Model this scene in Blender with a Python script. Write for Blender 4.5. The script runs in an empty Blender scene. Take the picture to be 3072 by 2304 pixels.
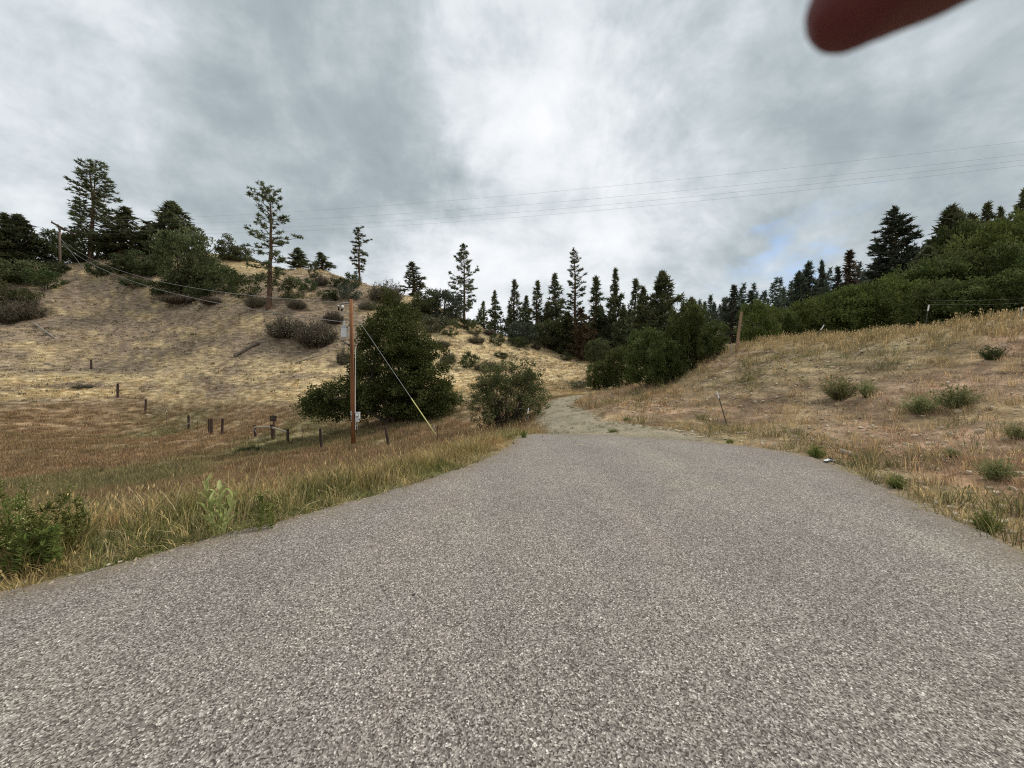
import bpy, math, random
import numpy as np
from mathutils import Vector, Matrix

rng = np.random.default_rng(7)
random.seed(7)
C = bpy.context.scene.collection
scene = bpy.context.scene
R = math.radians

# ------------------------------------------------------------------ camera
F = 1154.0; CX, CY = 1536.0, 1152.0; CAMZ = 1.6; PITCH = R(-1.0)
cd = bpy.data.cameras.new('camera'); cam = bpy.data.objects.new('camera', cd); C.objects.link(cam)
cd.sensor_width = 36.0; cd.lens = 36.0 * F / 3072.0
cd.clip_start = 0.004; cd.clip_end = 3000.0
cam.location = (0, 0, CAMZ); cam.rotation_euler = (R(90) + PITCH, 0, 0)
cd.dof.use_dof = True; cd.dof.focus_distance = 14.0; cd.dof.aperture_fstop = 11.0
scene.camera = cam

# ------------------------------------------------------------------ sky
SUN_DIR = Vector((0.62, 0.25, 0.80)).normalized()
SUN_EL = math.asin(SUN_DIR.z); SUN_AZ = math.atan2(SUN_DIR.x, SUN_DIR.y)
world = bpy.data.worlds.new('World'); scene.world = world; world.use_nodes = True
wt = world.node_tree; wt.nodes.clear()

class NT:
    """small helper for node graphs"""
    def __init__(s, t): s.t = t
    def n(s, typ, **kw):
        nd = s.t.nodes.new(typ)
        for k, v in kw.items():
            if k.startswith('i_'): nd.inputs[k[2:].replace('_', ' ')].default_value = v
            else: setattr(nd, k, v)
        return nd
    def link(s, a, b): s.t.links.new(a, b)
    def val(s, x, sock):
        if isinstance(x, (int, float, tuple, list)): sock.default_value = x
        else: s.link(x, sock)
    def math(s, op, a, b=None, c=None, clamp=False):
        nd = s.n('ShaderNodeMath', operation=op, use_clamp=clamp)
        s.val(a, nd.inputs[0])
        if b is not None: s.val(b, nd.inputs[1])
        if c is not None: s.val(c, nd.inputs[2])
        return nd.outputs[0]
    def vmath(s, op, a, b=None):
        nd = s.n('ShaderNodeVectorMath', operation=op); s.val(a, nd.inputs[0])
        if b is not None: s.val(b, nd.inputs[1])
        return nd.outputs['Value'] if op in ('DOT_PRODUCT', 'LENGTH', 'DISTANCE') else nd.outputs[0]
    def scale(s, v, f):
        nd = s.n('ShaderNodeVectorMath', operation='SCALE'); s.val(v, nd.inputs[0]); s.val(f, nd.inputs['Scale']); return nd.outputs[0]
    def noise(s, vec, scale, detail=4, rough=.55, dist=0.0, out='Fac'):
        nd = s.n('ShaderNodeTexNoise'); s.link(vec, nd.inputs['Vector'])
        nd.inputs['Scale'].default_value = scale; nd.inputs['Detail'].default_value = detail
        nd.inputs['Roughness'].default_value = rough; nd.inputs['Distortion'].default_value = dist
        return nd.outputs[out]
    def ramp(s, fac, stops, interp='LINEAR'):
        nd = s.n('ShaderNodeValToRGB'); cr = nd.color_ramp; cr.interpolation = interp
        while len(cr.elements) < len(stops): cr.elements.new(.5)
        for e, (p, c) in zip(cr.elements, stops):
            e.position = p; e.color = (c, c, c, 1) if isinstance(c, (int, float)) else (*c, 1)
        s.link(fac, nd.inputs[0]); return nd.outputs[0]
    def mix(s, fac, a, b, mode='MIX'):
        nd = s.n('ShaderNodeMix', data_type='RGBA', blend_type=mode)
        s.val(fac, nd.inputs[0])
        for v, i in ((a, 6), (b, 7)):
            if isinstance(v, tuple): nd.inputs[i].default_value = (*v, 1) if len(v) == 3 else v
            else: s.link(v, nd.inputs[i])
        return nd.outputs[2]
    def smooth(s, x, a, b, lo=0., hi=1.):
        nd = s.n('ShaderNodeMapRange', interpolation_type='SMOOTHSTEP')
        s.val(x, nd.inputs[0]); s.val(a, nd.inputs[1]); s.val(b, nd.inputs[2]); nd.inputs[3].default_value = lo; nd.inputs[4].default_value = hi
        return nd.outputs[0]

def raydir(px, py):
    """unit world direction of a photograph pixel (3072 x 2304)"""
    u, v = (px - CX) / F, (CY - py) / F
    c, s = math.cos(PITCH), math.sin(PITCH)
    d = Vector((u, c - v * s, v * c + s)); return d.normalized()
def P(px, py, Y):
    """world point at forward distance Y seen at a photograph pixel"""
    d = raydir(px, py); return Vector((d.x / d.y * Y, Y, CAMZ + d.z / d.y * Y))

w = NT(wt)
sky = w.n('ShaderNodeTexSky', sky_type='NISHITA', sun_disc=False)
sky.sun_elevation = SUN_EL; sky.sun_rotation = SUN_AZ; sky.altitude = 2100
tc = w.n('ShaderNodeTexCoord').outputs['Generated']
dirn = w.vmath('NORMALIZE', tc)
sep = w.n('ShaderNodeSeparateXYZ'); w.link(dirn, sep.inputs[0])
zz = w.math('ADD', w.math('MAXIMUM', sep.outputs[2], 0.0), 0.16)
pl = w.n('ShaderNodeCombineXYZ')
w.link(w.math('DIVIDE', sep.outputs[0], zz), pl.inputs[0]); w.link(w.math('DIVIDE', sep.outputs[1], zz), pl.inputs[1])
pl.inputs[2].default_value = 3.7
pv = pl.outputs[0]
n1 = w.noise(pv, 0.55, 8, .60, .25)
n2 = w.noise(pv, 2.3, 6, .6, .4)
nw = w.noise(pv, 1.3, 6, .6, 0, 'Color')
wd = w.vmath('ADD', dirn, w.scale(w.vmath('SUBTRACT', nw, (.5, .5, .5)), .46))
wd = w.vmath('NORMALIZE', wd)
n3 = w.noise(dirn, 3.2, 9, .62, .35); n4 = w.noise(dirn, 9.0, 7, .6, .5)
dens = w.math('ADD', w.math('MULTIPLY', n1, 1.0), w.math('ADD', w.math('MULTIPLY', n2, .40), -.475 + .235))
dens = w.math('ADD', dens, w.math('ADD', w.math('MULTIPLY', w.math('SUBTRACT', n3, .5), .85), w.math('MULTIPLY', w.math('SUBTRACT', n4, .5), .40)))   # around .57
BL = [(330, 60, 13, .10), (620, 190, 14, .16), (900, 230, 13, .17), (1120, 330, 11, .16), (1080, 420, 8, .12), (1240, 500, 6, .16), (1300, 290, 8, .14),
      (1450, 260, 7, .12), (2550, 300, 19, .26), (2900, 230, 18, .24), (2250, 90, 10, .14), (1800, 110, 6, .07), (1990, 330, 5, .07),
      (2850, 60, 18, .06), (2440, 480, 4, .08), (350, 520, 13, .08), (2700, 470, 14, .05),
      (100, 60, 16, -.10), (560, 420, 13, -.07), (1560, 90, 12, -.02), (1950, 430, 13, -.07), (1700, 300, 12, -.10), (2600, 520, 12, -.05),
      (1400, 620, 12, -.06), (2200, 560, 12, -.05), (2050, 850, 12, -.08), (1300, 800, 12, -.05), (100, 300, 12, -.05), (2150, 200, 7, -.08)]
for px, py, rad, wgt in BL:
    d0 = raydir(px, py)
    dot = w.vmath('DOT_PRODUCT', wd, tuple(d0))
    dens = w.math('ADD', dens, w.smooth(dot, math.cos(R(rad * 1.7)), 1.0, 0., wgt * (.56 if wgt > 0 else .5)))
cloud = w.ramp(dens, [(.20, (.60, .61, .625)), (.36, (.535, .555, .575)), (.48, (.455, .485, .505)), (.62, (.345, .385, .408)), (.80, (.255, .295, .315)), (1.0, (.20, .235, .26))])
gapd = w.vmath('DOT_PRODUCT', wd, tuple(raydir(2500, 760)))
gapd2 = w.vmath('DOT_PRODUCT', wd, tuple(raydir(2330, 900)))
gap = w.math('MAXIMUM', w.smooth(gapd, math.cos(R(6.0)), math.cos(R(1.5))), w.smooth(gapd2, math.cos(R(6)), math.cos(R(2)), 0, .7))
gap = w.math('MULTIPLY', gap, w.smooth(n2, .42, .70, 0, .55))
skyc = w.scale(sky.outputs[0], 1.0)
cl = w.scale(cloud, .93 / 0.10)
mixw = w.mix(gap, cl, skyc)
bg = w.n('ShaderNodeBackground'); bg.inputs['Strength'].default_value = 0.10
w.link(mixw, bg.inputs[0])
wo = w.n('ShaderNodeOutputWorld'); w.link(bg.outputs[0], wo.inputs[0])

# ------------------------------------------------------------------ sun behind thin cloud
sl = bpy.data.lights.new('sun', 'SUN'); sl.energy = 1.5; sl.angle = R(12); sl.color = (1, .95, .86)
so = bpy.data.objects.new('sun', sl); C.objects.link(so)
so.rotation_euler = SUN_DIR.to_track_quat('Z', 'Y').to_euler(); so.location = (30, 10, 60)
vs = scene.view_settings
vs.view_transform = 'Standard'; vs.look = 'None'; vs.gamma = 1; vs.use_curve_mapping = False; vs.exposure = 0.80
scene.render.engine = 'CYCLES'
scene.cycles.pixel_filter_type = 'BLACKMAN_HARRIS'; scene.cycles.filter_width = 1.15
scene.cycles.max_bounces = 5; scene.cycles.diffuse_bounces = 3; scene.cycles.transparent_max_bounces = 4
scene.cycles.use_denoising = False

# ------------------------------------------------------------------ helpers
def tag(o, label=None, cat=None, group=None, kind=None):
    if label: o['label'] = label
    if cat: o['category'] = cat
    if group: o['group'] = group
    if kind: o['kind'] = kind
    return o
def mesh_np(name, V, faces=None, quads=None, tris=None, mat=None, smooth=False):
    me = bpy.data.meshes.new(name)
    V = np.asarray(V, dtype=np.float32).reshape(-1, 3)
    if faces is not None:
        me.from_pydata(V.tolist(), [], faces)
    else:
        parts = []
        if tris is not None and len(tris): parts.append((np.asarray(tris, dtype=np.int32), 3))
        if quads is not None and len(quads): parts.append((np.asarray(quads, dtype=np.int32), 4))
        nl = sum(a.size for a, k in parts); nf = sum(len(a) for a, k in parts)
        me.vertices.add(len(V)); me.loops.add(nl); me.polygons.add(nf)
        me.vertices.foreach_set('co', V.ravel())
        me.loops.foreach_set('vertex_index', np.concatenate([a.ravel() for a, k in parts]))
        tot = np.concatenate([np.full(len(a), k, dtype=np.int32) for a, k in parts])
        st = np.concatenate([[0], np.cumsum(tot)[:-1]]).astype(np.int32)
        me.polygons.foreach_set('loop_start', st)
        try: me.polygons.foreach_set('loop_total', tot)
        except Exception: pass
    me.update(calc_edges=True)
    if smooth: me.polygons.foreach_set('use_smooth', np.ones(len(me.polygons), dtype=bool))
    if mat: me.materials.append(mat)
    return me
def obj(name, me, parent=None, loc=(0, 0, 0), rot=(0, 0, 0), sc=(1, 1, 1)):
    o = bpy.data.objects.new(name, me); C.objects.link(o)
    o.location = loc; o.rotation_euler = rot; o.scale = sc
    if parent: o.parent = parent
    return o
def empty(name, loc=(0, 0, 0), rz=0.0, label=None, cat=None, group=None):
    o = bpy.data.objects.new(name, None); C.objects.link(o); o.location = loc; o.rotation_euler = (0, 0, rz)
    o.empty_display_size = .2
    return tag(o, label, cat, group)

class MB:
    """collects tubes, boxes and lathes into one mesh"""
    def __init__(s): s.V = []; s.F = []
    def add(s, V, Fc):
        b = len(s.V); s.V += [tuple(v) for v in V]; s.F += [tuple(i + b for i in f) for f in Fc]
    def tube(s, pts, rads, n=8, cap=True, jitter=0):
        pts = [Vector(p) for p in pts]; V = []; Fc = []
        up = None
        for i, p in enumerate(pts):
            t = (pts[min(i + 1, len(pts) - 1)] - pts[max(i - 1, 0)]).normalized()
            if up is None: up = t.orthogonal().normalized()
            up = (up - t * up.dot(t)).normalized(); sd = t.cross(up)
            r = rads[i] if isinstance(rads, (list, tuple)) else rads
            for k in range(n):
                a = 2 * math.pi * k / n; rr = r * (1 + random.uniform(-jitter, jitter))
                V.append(p + up * math.cos(a) * rr + sd * math.sin(a) * rr)
        for i in range(len(pts) - 1):
            for k in range(n):
                Fc.append((i * n + k, i * n + (k + 1) % n, (i + 1) * n + (k + 1) % n, (i + 1) * n + k))
        if cap:
            Fc.append(tuple(range(n - 1, -1, -1))); Fc.append(tuple((len(pts) - 1) * n + k for k in range(n)))
        s.add(V, Fc)
    def box(s, c, size, M=None):
        c = Vector(c); V = []
        for z in (-.5, .5):
            for x, y in ((-.5, -.5), (.5, -.5), (.5, .5), (-.5, .5)):
                v = Vector((x * size[0], y * size[1], z * size[2]))
                if M: v = M @ v
                V.append(c + v)
        s.add(V, [(3, 2, 1, 0), (4, 5, 6, 7), (0, 1, 5, 4), (1, 2, 6, 5), (2, 3, 7, 6), (3, 0, 4, 7)])
    def lathe(s, c, prof, n=16):
        s.tube([Vector(c) + Vector((0, 0, z)) for r, z in prof], [max(r, 1e-4) for r, z in prof], n)
    def me(s, name, mat, smooth=False):
        return mesh_np(name, s.V, faces=s.F, mat=mat, smooth=smooth)

def vnoise(x, y, seed=0):
    """value noise on arrays, 0..1"""
    xi = np.floor(x).astype(np.int64); yi = np.floor(y).astype(np.int64); fx = x - xi; fy = y - yi
    fx = fx * fx * (3 - 2 * fx); fy = fy * fy * (3 - 2 * fy)
    def h(a, b):
        n = (a * 374761393 + b * 668265263 + seed * 1442695041) & 0xFFFFFFFF
        n = ((n ^ (n >> 13)) * 1274126177) & 0xFFFFFFFF
        return ((n ^ (n >> 16)) & 0xFFFF) / 65535.0
    return (h(xi, yi) * (1 - fx) + h(xi + 1, yi) * fx) * (1 - fy) + (h(xi, yi + 1) * (1 - fx) + h(xi + 1, yi + 1) * fx) * fy
def fbm(x, y, seed=0, oct=4):
    s = 0; a = .5; t = 0
    for i in range(oct):
        s = s + a * vnoise(x * 2 ** i + 13.7 * i, y * 2 ** i + 7.1 * i, seed + i); t += a; a *= .55
    return s / t
def sstep(x, a, b):
    t = np.clip((x - a) / (b - a), 0, 1); return t * t * (3 - 2 * t)

# ------------------------------------------------------------------ terrain
EDGE_L = [(-16, -14), (-10.5, -6), (-8.2, -2), (-5.2, 1.3), (-3.75, 2.82), (-3.08, 3.58), (-2.55, 4.2), (-2.05, 4.92), (-1.45, 5.8), (-.87, 6.8), (-.4, 8.0), (0, 9.2), (.2, 9.9), (.5, 10.9)]
EDGE_R = [(2.5, 10.7), (3.4, 10.3), (4.6, 9.7), (5.4, 9.1), (5.95, 8.3), (5.95, 7.27), (5.7, 6.3), (5.4, 5.4), (4.98, 4.38), (4.63, 3.48), (4.4, 2.4), (4.5, .5), (5.5, -3), (7, -8), (9, -14)]
POLY = np.array(EDGE_L + EDGE_R)
def poly_sd(x, y, poly=POLY):
    """signed distance to the asphalt outline, negative inside"""
    d = np.full(x.shape, 1e9); ins = np.zeros(x.shape, bool); n = len(poly)
    for i in range(n):
        ax, ay = poly[i]; bx, by = poly[(i + 1) % n]; ex, ey = bx - ax, by - ay
        t = np.clip(((x - ax) * ex + (y - ay) * ey) / (ex * ex + ey * ey), 0, 1)
        d = np.minimum(d, np.hypot(x - ax - t * ex, y - ay - t * ey))
        c = ((ay > y) != (by > y)); 
        with np.errstate(divide='ignore', invalid='ignore'):
            xc = ex * (y - ay) / (ey if ey else 1e-9) + ax
        ins ^= c & (x < xc)
    return np.where(ins, -d, d)

CP = []
def cw(*a): CP.extend(a)
def cpx(*a):
    for px, py, Y in a:
        p = P(px, py, Y); CP.append((p.x, p.y, p.z))
cw((-4, 0, 0), (0, 0, 0), (4, 0, 0), (0, 5, 0), (4, 6, 0), (2, 10, 0), (-8, -8, 0), (8, -8, 0), (0, -20, 0), (-20, -24, 0), (20, -24, .5), (5.6, 3.6, .05),
   (-6, 4, -.2), (-5, 7, -.7), (-9, 6, -1.3), (-4, 9, -1.0), (-8, 10, -2.0), (-12, 9, -2.4), (-12, 14, -3.1), (-20, 8, -2.8), (-20, 16, -3.5), (-5, 13, -1.9),
   (-2, 12, -1.0), (.3, 16, -.75), (-1.2, 9.4, -.35), (-30, 2, -2.6), (-60, 0, -3), (-60, -40, -2), (-24, -6, -1.4))
cpx((1318, 1324, 17), (1170, 1347, 22), (965, 1354, 23), (1058, 1334, 25), (863, 1332, 31), (820, 1322, 32), (767, 1313, 33), (665, 1308, 37), (566, 1291, 42), (500, 1268, 45), (435, 1239, 47),
    (354, 1195, 49), (274, 1109, 56), (0, 1400, 25), (0, 1300, 34), (0, 1180, 46), (300, 1330, 33), (300, 1205, 47), (0, 1050, 58), (0, 950, 69), (300, 1000, 66), (300, 900, 78),
    (190, 796, 90), (0, 800, 88), (340, 780, 93), (490, 762, 94), (630, 764, 91), (700, 778, 90), (850, 812, 87), (1000, 822, 86), (1100, 849, 86), (1230, 890, 86), (1350, 941, 86), (1430, 972, 86), (1480, 1003, 87), (1640, 1028, 92),
    (500, 900, 77), (805, 930, 64), (600, 1050, 59), (800, 1050, 57), (1000, 1000, 62), (600, 1150, 51), (800, 1180, 46), (1000, 1130, 50), (950, 1215, 41), (1250, 1200, 38), (1400, 1150, 46), (1300, 1050, 60), (1500, 1080, 62), (1500, 1150, 47),
    (1650, 1130, 57), (1700, 1092, 70), (1740, 1184, 36), (1850, 1176, 36), (1760, 1075, 88), (1850, 1070, 90),
    (1690, 1190, 32), (1650, 1240, 18.5), (1900, 1280, 12.6), (1520, 1282, 19.5),
    (2060, 1106, 26), (1960, 1147, 28.5), (1990, 1165, 23), (1900, 1185, 23), (2100, 1200, 17), (1900, 1228, 17), (3072, 958, 12.5), (2770, 998, 16), (2450, 1026, 19), (2220, 1046, 21.5), (2185, 1283, 13), (2600, 1300, 9.5), (2600, 1150, 12.5), (2300, 1150, 15), (2900, 1200, 9.5), (3072, 1400, 6.2), (3072, 1200, 8.8), (2300, 1290, 11))
cw((25, 22, 3.5), (20, 28, 2.8), (15, 33, 1.5), (30, 35, 4.5), (45, 45, 7.5), (60, 60, 10), (40, 60, 7), (25, 60, 5.5), (90, 60, 20), (60, 30, 8), (100, 100, 25), (50, 100, 14), (30, 0, 4.5), (60, 0, 7), (60, -40, 5),
   (24, 12, 3.8), (30, 18, 4.5),
   (-110, 125, 18), (-60, 125, 16), (-30, 120, 9), (0, 125, 7), (-160, 80, 27), (-150, 40, 0), (0, 300, 15), (60, 230, 25), (100, 200, 22), (160, 200, 30), (198, 250, 45), (300, 250, 70), (-200, 220, 20), (200, 100, 60),
   (-300, 0, 10), (300, 0, 30), (0, -300, 0), (-400, 600, 30), (400, 600, 60), (0, 700, 20), (-600, 300, 20), (700, 300, 70), (0, -700, 0), (-700, -500, 0), (700, -500, 10))
CP = np.array(CP)
def _U(r2): return np.where(r2 > 0, r2 * np.log(np.maximum(r2, 1e-12)), 0) * .5
def _tps_fit(P_):
    n = len(P_); X = P_[:, :2]; K = _U(((X[:, None] - X[None]) ** 2).sum(-1))
    A = np.zeros((n + 3, n + 3)); A[:n, :n] = K + np.eye(n) * .25; A[:n, n] = 1; A[:n, n + 1:] = X; A[n, :n] = 1; A[n + 1:, :n] = X.T
    return np.linalg.solve(A, np.concatenate([P_[:, 2], np.zeros(3)]))
TW = _tps_fit(CP)
def tps(x, y):
    s = TW[-3] + TW[-2] * x + TW[-1] * y
    for (cx, cy, _), wgt in zip(CP, TW[:-3]): s = s + wgt * _U((x - cx) ** 2 + (y - cy) ** 2)
    return s
PATH = [(2.6, 10.4), (3.1, 11.6), (2.55, 14.4), (2.2, 18.5), (2.75, 24), (4.1, 29), (7.0, 32.2), (11, 35), (16, 37)]
PATHW = [2.3, 2.0, 1.25, 1.0, .95, 1.25, 1.4, 1.4, 1.4]
def path_d(x, y):
    d = np.full(x.shape, 1e9)
    for i in range(len(PATH) - 1):
        (ax, ay), (bx, by) = PATH[i], PATH[i + 1]; ex, ey = bx - ax, by - ay
        t = np.clip(((x - ax) * ex + (y - ay) * ey) / (ex * ex + ey * ey), 0, 1)
        ww = PATHW[i] * (1 - t) + PATHW[i + 1] * t
        d = np.minimum(d, np.hypot(x - ax - t * ex, y - ay - t * ey) - ww)
    return d
XR_Y = [-50, 3, 8, 11, 14.4, 18.5, 24, 29, 33, 38, 60, 90, 200]; XR_X = [4.1, 4.3, 5.7, 4.6, 3.4, 2.9, 3.4, 5.2, 9, 14, 22, 30, 60]
def H(x, y):
    x = np.asarray(x, float); y = np.asarray(y, float)
    r = np.hypot(x, y)
    z = tps(x, np.clip(y, -900, 900))
    z = np.clip(z, -6, 90)
    sd = poly_sd(x, y)
    amp = sstep(sd, .2, 6)
    hill = sstep(z, .5, 8) * sstep(y, 35, 60)
    rel = (fbm(x * .55, y * .55, 3) - .5) * .30 + (fbm(x * 2.1, y * 2.1, 9, 3) - .5) * .12
    rel = rel + hill * ((fbm(x * .11, y * .16, 21, 3) - .5) * 2.0 + (fbm(x * .3, z * 1.2, 31, 3) - .5) * .9)
    bank = sstep(x - np.interp(y, XR_Y, XR_X), .3, 3) * (1 - sstep(y, 26, 40))
    rel = rel + bank * ((fbm(x * .9, y * .9, 41, 4) - .5) * .35 + (fbm(x * 4, y * 4, 44, 3) - .5) * .12)
    pd = path_d(x, y)
    rel = rel * (.15 + .85 * sstep(pd, -.3, 1.2))
    z = z + rel * amp
    near = sstep(sd, 0.0, 2.2)
    base = -.03 - .05 * sstep(sd, 0, .4) + (fbm(x * 3, y * 3, 5, 3) - .5) * .05 * sstep(sd, 0, .3)
    return np.where(sd < 0, -.045, base * (1 - near) + z * near)
def H1(x, y): return float(H(np.array([x]), np.array([y]))[0])
_ys = 2.0 * 1.006 ** np.arange(900)
def hit(px, py, ymin=2.0):
    """first terrain point seen at a photograph pixel"""
    d = raydir(px, py); ys = _ys[_ys >= ymin]
    xs = d.x / d.y * ys; zs = CAMZ + d.z / d.y * ys; h = H(xs, ys)
    k = np.argmax(h >= zs) if (h >= zs).any() else len(ys) - 1
    return Vector((xs[k], ys[k], h[k]))
def at_depth(px, Y):
    x = (px - CX) / F * Y; return Vector((x, Y, H1(x, Y)))

MEAD = np.array((.285, .20, .118)); MEAD2 = np.array((.22, .195, .10)); STRAW = np.array((.56, .44, .245)); STRAW2 = np.array((.385, .292, .165))
GREY = np.array((.27, .21, .148)); SOIL = np.array((.335, .232, .155)); GREEN = np.array((.165, .175, .075)); GRAV = np.array((.33, .285, .20)); REDS = np.array((.31, .175, .105))
FOREST = np.array((.13, .105, .06))
def L(a, b, t): return a + (b - a) * t[:, None]
def tint(x, y, z, grass=False):
    """ground or grass colour of the place, from where things grow there"""
    n = len(x); xr = np.interp(y, XR_Y, XR_X); side = sstep(x - xr, -.4, .8)
    nA = fbm(x * .10, y * .13, 51, 4); nB = fbm(x * .45, y * .45, 57, 4); nC = fbm(x * .05, y * .07, 61, 3); nZ = fbm(x * .16, z * .9 + y * .05, 71, 4)
    # meadow
    c = L(np.tile(MEAD, (n, 1)), MEAD2, sstep(nA, .40, .66)); c = c * (0.82 + .36 * nB)[:, None]
    # hillside
    u = x / np.maximum(y, 1)
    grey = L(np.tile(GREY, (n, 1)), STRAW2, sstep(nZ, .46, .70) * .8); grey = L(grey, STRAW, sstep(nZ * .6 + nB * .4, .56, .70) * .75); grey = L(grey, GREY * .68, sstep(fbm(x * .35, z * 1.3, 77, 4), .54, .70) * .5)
    sun = L(np.tile(STRAW, (n, 1)), STRAW2, sstep(nB * .5 + nZ * .5, .42, .68)); sun = L(sun, GREY, sstep(nA, .55, .75) * .6)  # straw cover mixed with grey ground, the slope's own colours
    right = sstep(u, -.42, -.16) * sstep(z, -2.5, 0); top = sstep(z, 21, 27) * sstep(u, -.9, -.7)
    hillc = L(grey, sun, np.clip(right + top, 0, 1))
    belt = sstep(z, -2.0, -.3) * (1 - sstep(z, 2.2, 5.2)) * sstep(nZ * .55 + nA * .45, .38, .56)
    hillc = L(hillc, STRAW, np.clip(belt * .85, 0, 1))
    mh = sstep(z + (nA - .5) * 5.0 + (nB - .5) * 2.0, -3.2, -.4) * sstep(y, 34, 44)
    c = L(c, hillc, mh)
    # valley floor field beside the track
    fl = sstep(u, -.12, 0) * sstep(y, 30, 44) * (1 - side)
    c = L(c, sun * .96, fl)
    # bank
    bk = L(np.tile(SOIL, (n, 1)), STRAW2 * .9, sstep(nB, .45, .72) * .8); bk = L(bk, REDS, sstep(fbm(x * .3, y * .3, 83), .54, .7) * .6); bk = bk * (.78 + .5 * fbm(x * 1.7, y * 1.7, 85))[:, None]
    bk = L(bk, GREEN * 1.1, sstep(nA * .5 + nC * .5, .52, .7) * .45); bk = L(bk, STRAW * .75, sstep(z, 2.6, 3.3) * .5)
    b = side * (1 - sstep(y, 34, 42)); c = L(c, bk, b)
    fo = side * sstep(y, 34, 42); c = L(c, FOREST, fo * .9)
    back = sstep(y, 108, 130); c = L(c, FOREST, back * .8)
    # verge beside the road
    sd = poly_sd(x, y)
    vg = (1 - sstep(sd, 1.2, 3.4 + 2 * (nB - .5))) * (1 - side)
    vc = L(np.tile(GREEN * 1.05, (n, 1)), STRAW2, sstep(nB + .22 * sstep(sd, .8, 2.2), .40, .66)) 
    c = L(c, vc, vg * .92)
    vr = (1 - sstep(sd, .3, 1.6)) * side; c = L(c, L(np.tile(STRAW2, (n, 1)) * .9, GREEN, sstep(nB, .5, .7)), vr * .6)
    return c

def shrub_spots(): pass
# polar ground sheet, fine near the camera
th = np.concatenate([np.linspace(-R(66), R(66), 640), np.linspace(R(66), 2 * math.pi - R(66), 110)[1:-1]])
rr = np.concatenate([[0.0], .6 * 1.0215 ** np.arange(346)])
TH, RR = np.meshgrid(th, rr)
GX = (np.sin(TH) * RR).ravel(); GY = (np.cos(TH) * RR).ravel(); GZ = H(GX, GY)
nt = len(th); nr = len(rr)
i0 = (np.arange(nr - 1)[:, None] * nt + np.arange(nt)[None]).ravel(); i1 = (np.arange(nr - 1)[:, None] * nt + (np.arange(nt)[None] + 1) % nt).ravel()
gq = np.stack([i0, i1, i1 + nt, i0 + nt], 1)[:, ::-1]

# ground material
def new_mat(name):
    m = bpy.data.materials.new(name); m.use_nodes = True; m.node_tree.nodes.clear(); t = NT(m.node_tree)
    out = t.n('ShaderNodeOutputMaterial'); return m, t, out
def principled(t, out, col, rough=.9, spec=.2, bump=None, bstr=.5, bdist=.02, metal=0.0):
    b = t.n('ShaderNodeBsdfPrincipled'); t.val((*col, 1) if isinstance(col, tuple) and len(col) == 3 else col, b.inputs['Base Color'])
    t.val(rough, b.inputs['Roughness']); b.inputs['Specular IOR Level'].default_value = spec; b.inputs['Metallic'].default_value = metal
    if bump is not None:
        bn = t.n('ShaderNodeBump'); bn.inputs['Strength'].default_value = bstr; bn.inputs['Distance'].default_value = bdist
        t.link(bump, bn.inputs['Height']); t.link(bn.outputs[0], b.inputs['Normal'])
    t.link(b.outputs[0], out.inputs[0]); return b
def pos(t): return t.n('ShaderNodeNewGeometry').outputs['Position']
def objco(t): return t.n('ShaderNodeTexCoord').outputs['Object']

gm, t, out = new_mat('ground_soil')
at = t.n('ShaderNodeAttribute', attribute_name='tint'); p_ = pos(t)
a1 = t.noise(p_, 14, 6, .65); a2 = t.noise(p_, 1.7, 5, .62)
sp = t.n('ShaderNodeSeparateXYZ'); t.link(p_, sp.inputs[0])
st = t.n('ShaderNodeCombineXYZ'); t.link(t.math('MULTIPLY', sp.outputs[0], .55), st.inputs[0]); t.link(t.math('MULTIPLY', sp.outputs[1], .55), st.inputs[1]); t.link(t.math('MULTIPLY', sp.outputs[2], 3.0), st.inputs[2])
a3 = t.noise(st.outputs[0], 1.5, 6, .68)
f = t.math('MULTIPLY', t.ramp(a1, [(.3, .62), (.7, 1.25)]), t.ramp(a3, [(.36, .50), (.5, .95), (.62, 1.5)]))
col = t.mix(1.0, at.outputs['Color'], t.ramp(a2, [(.3, (.82, .80, .80)), (.7, (1.15, 1.13, 1.08))]), 'MULTIPLY')
col = t.scale(col, f)
vo = t.n('ShaderNodeTexVoronoi', feature='F1'); t.link(p_, vo.inputs['Vector']); vo.inputs['Scale'].default_value = 9
stn = t.math('LESS_THAN', vo.outputs['Distance'], t.math('MULTIPLY', t.noise(p_, 2.2, 3), .34))
col = t.mix(t.math('MULTIPLY', stn, .55), col, (.46, .39, .29))
ag = t.n('ShaderNodeAttribute', attribute_name='grav').outputs['Fac']
vg = t.n('ShaderNodeTexVoronoi'); t.link(p_, vg.inputs['Vector']); vg.inputs['Scale'].default_value = 34
gcol = t.mix(t.smooth(t.noise(p_, 1.1, 7, .68), .36, .64), (.165, .155, .095), (.40, .335, .235)); gcol = t.mix(.45, gcol, t.ramp(vg.outputs['Color'], [(0, (.12, .11, .08)), (1, (.52, .45, .34))]))
col = t.mix(ag, col, gcol)
principled(t, out, col, .95, .1, t.math('ADD', a1, t.math('MULTIPLY', a3, .8)), .8, .08)
ground = mesh_np('ground', np.stack([GX, GY, GZ], 1), quads=gq, mat=gm, smooth=True)
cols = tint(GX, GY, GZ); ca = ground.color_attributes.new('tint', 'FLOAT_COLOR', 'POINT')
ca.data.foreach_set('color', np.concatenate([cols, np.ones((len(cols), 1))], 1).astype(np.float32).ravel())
nzp = (fbm(GX * 1.3, GY * 1.3, 91) - .5) * 1.1
gv = (1 - sstep(path_d(GX, GY) + nzp, -.25, .45)) * .95
gv = np.maximum(gv, (1 - sstep(poly_sd(GX, GY) + nzp * .5, .0, .35)) * .8)
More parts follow.
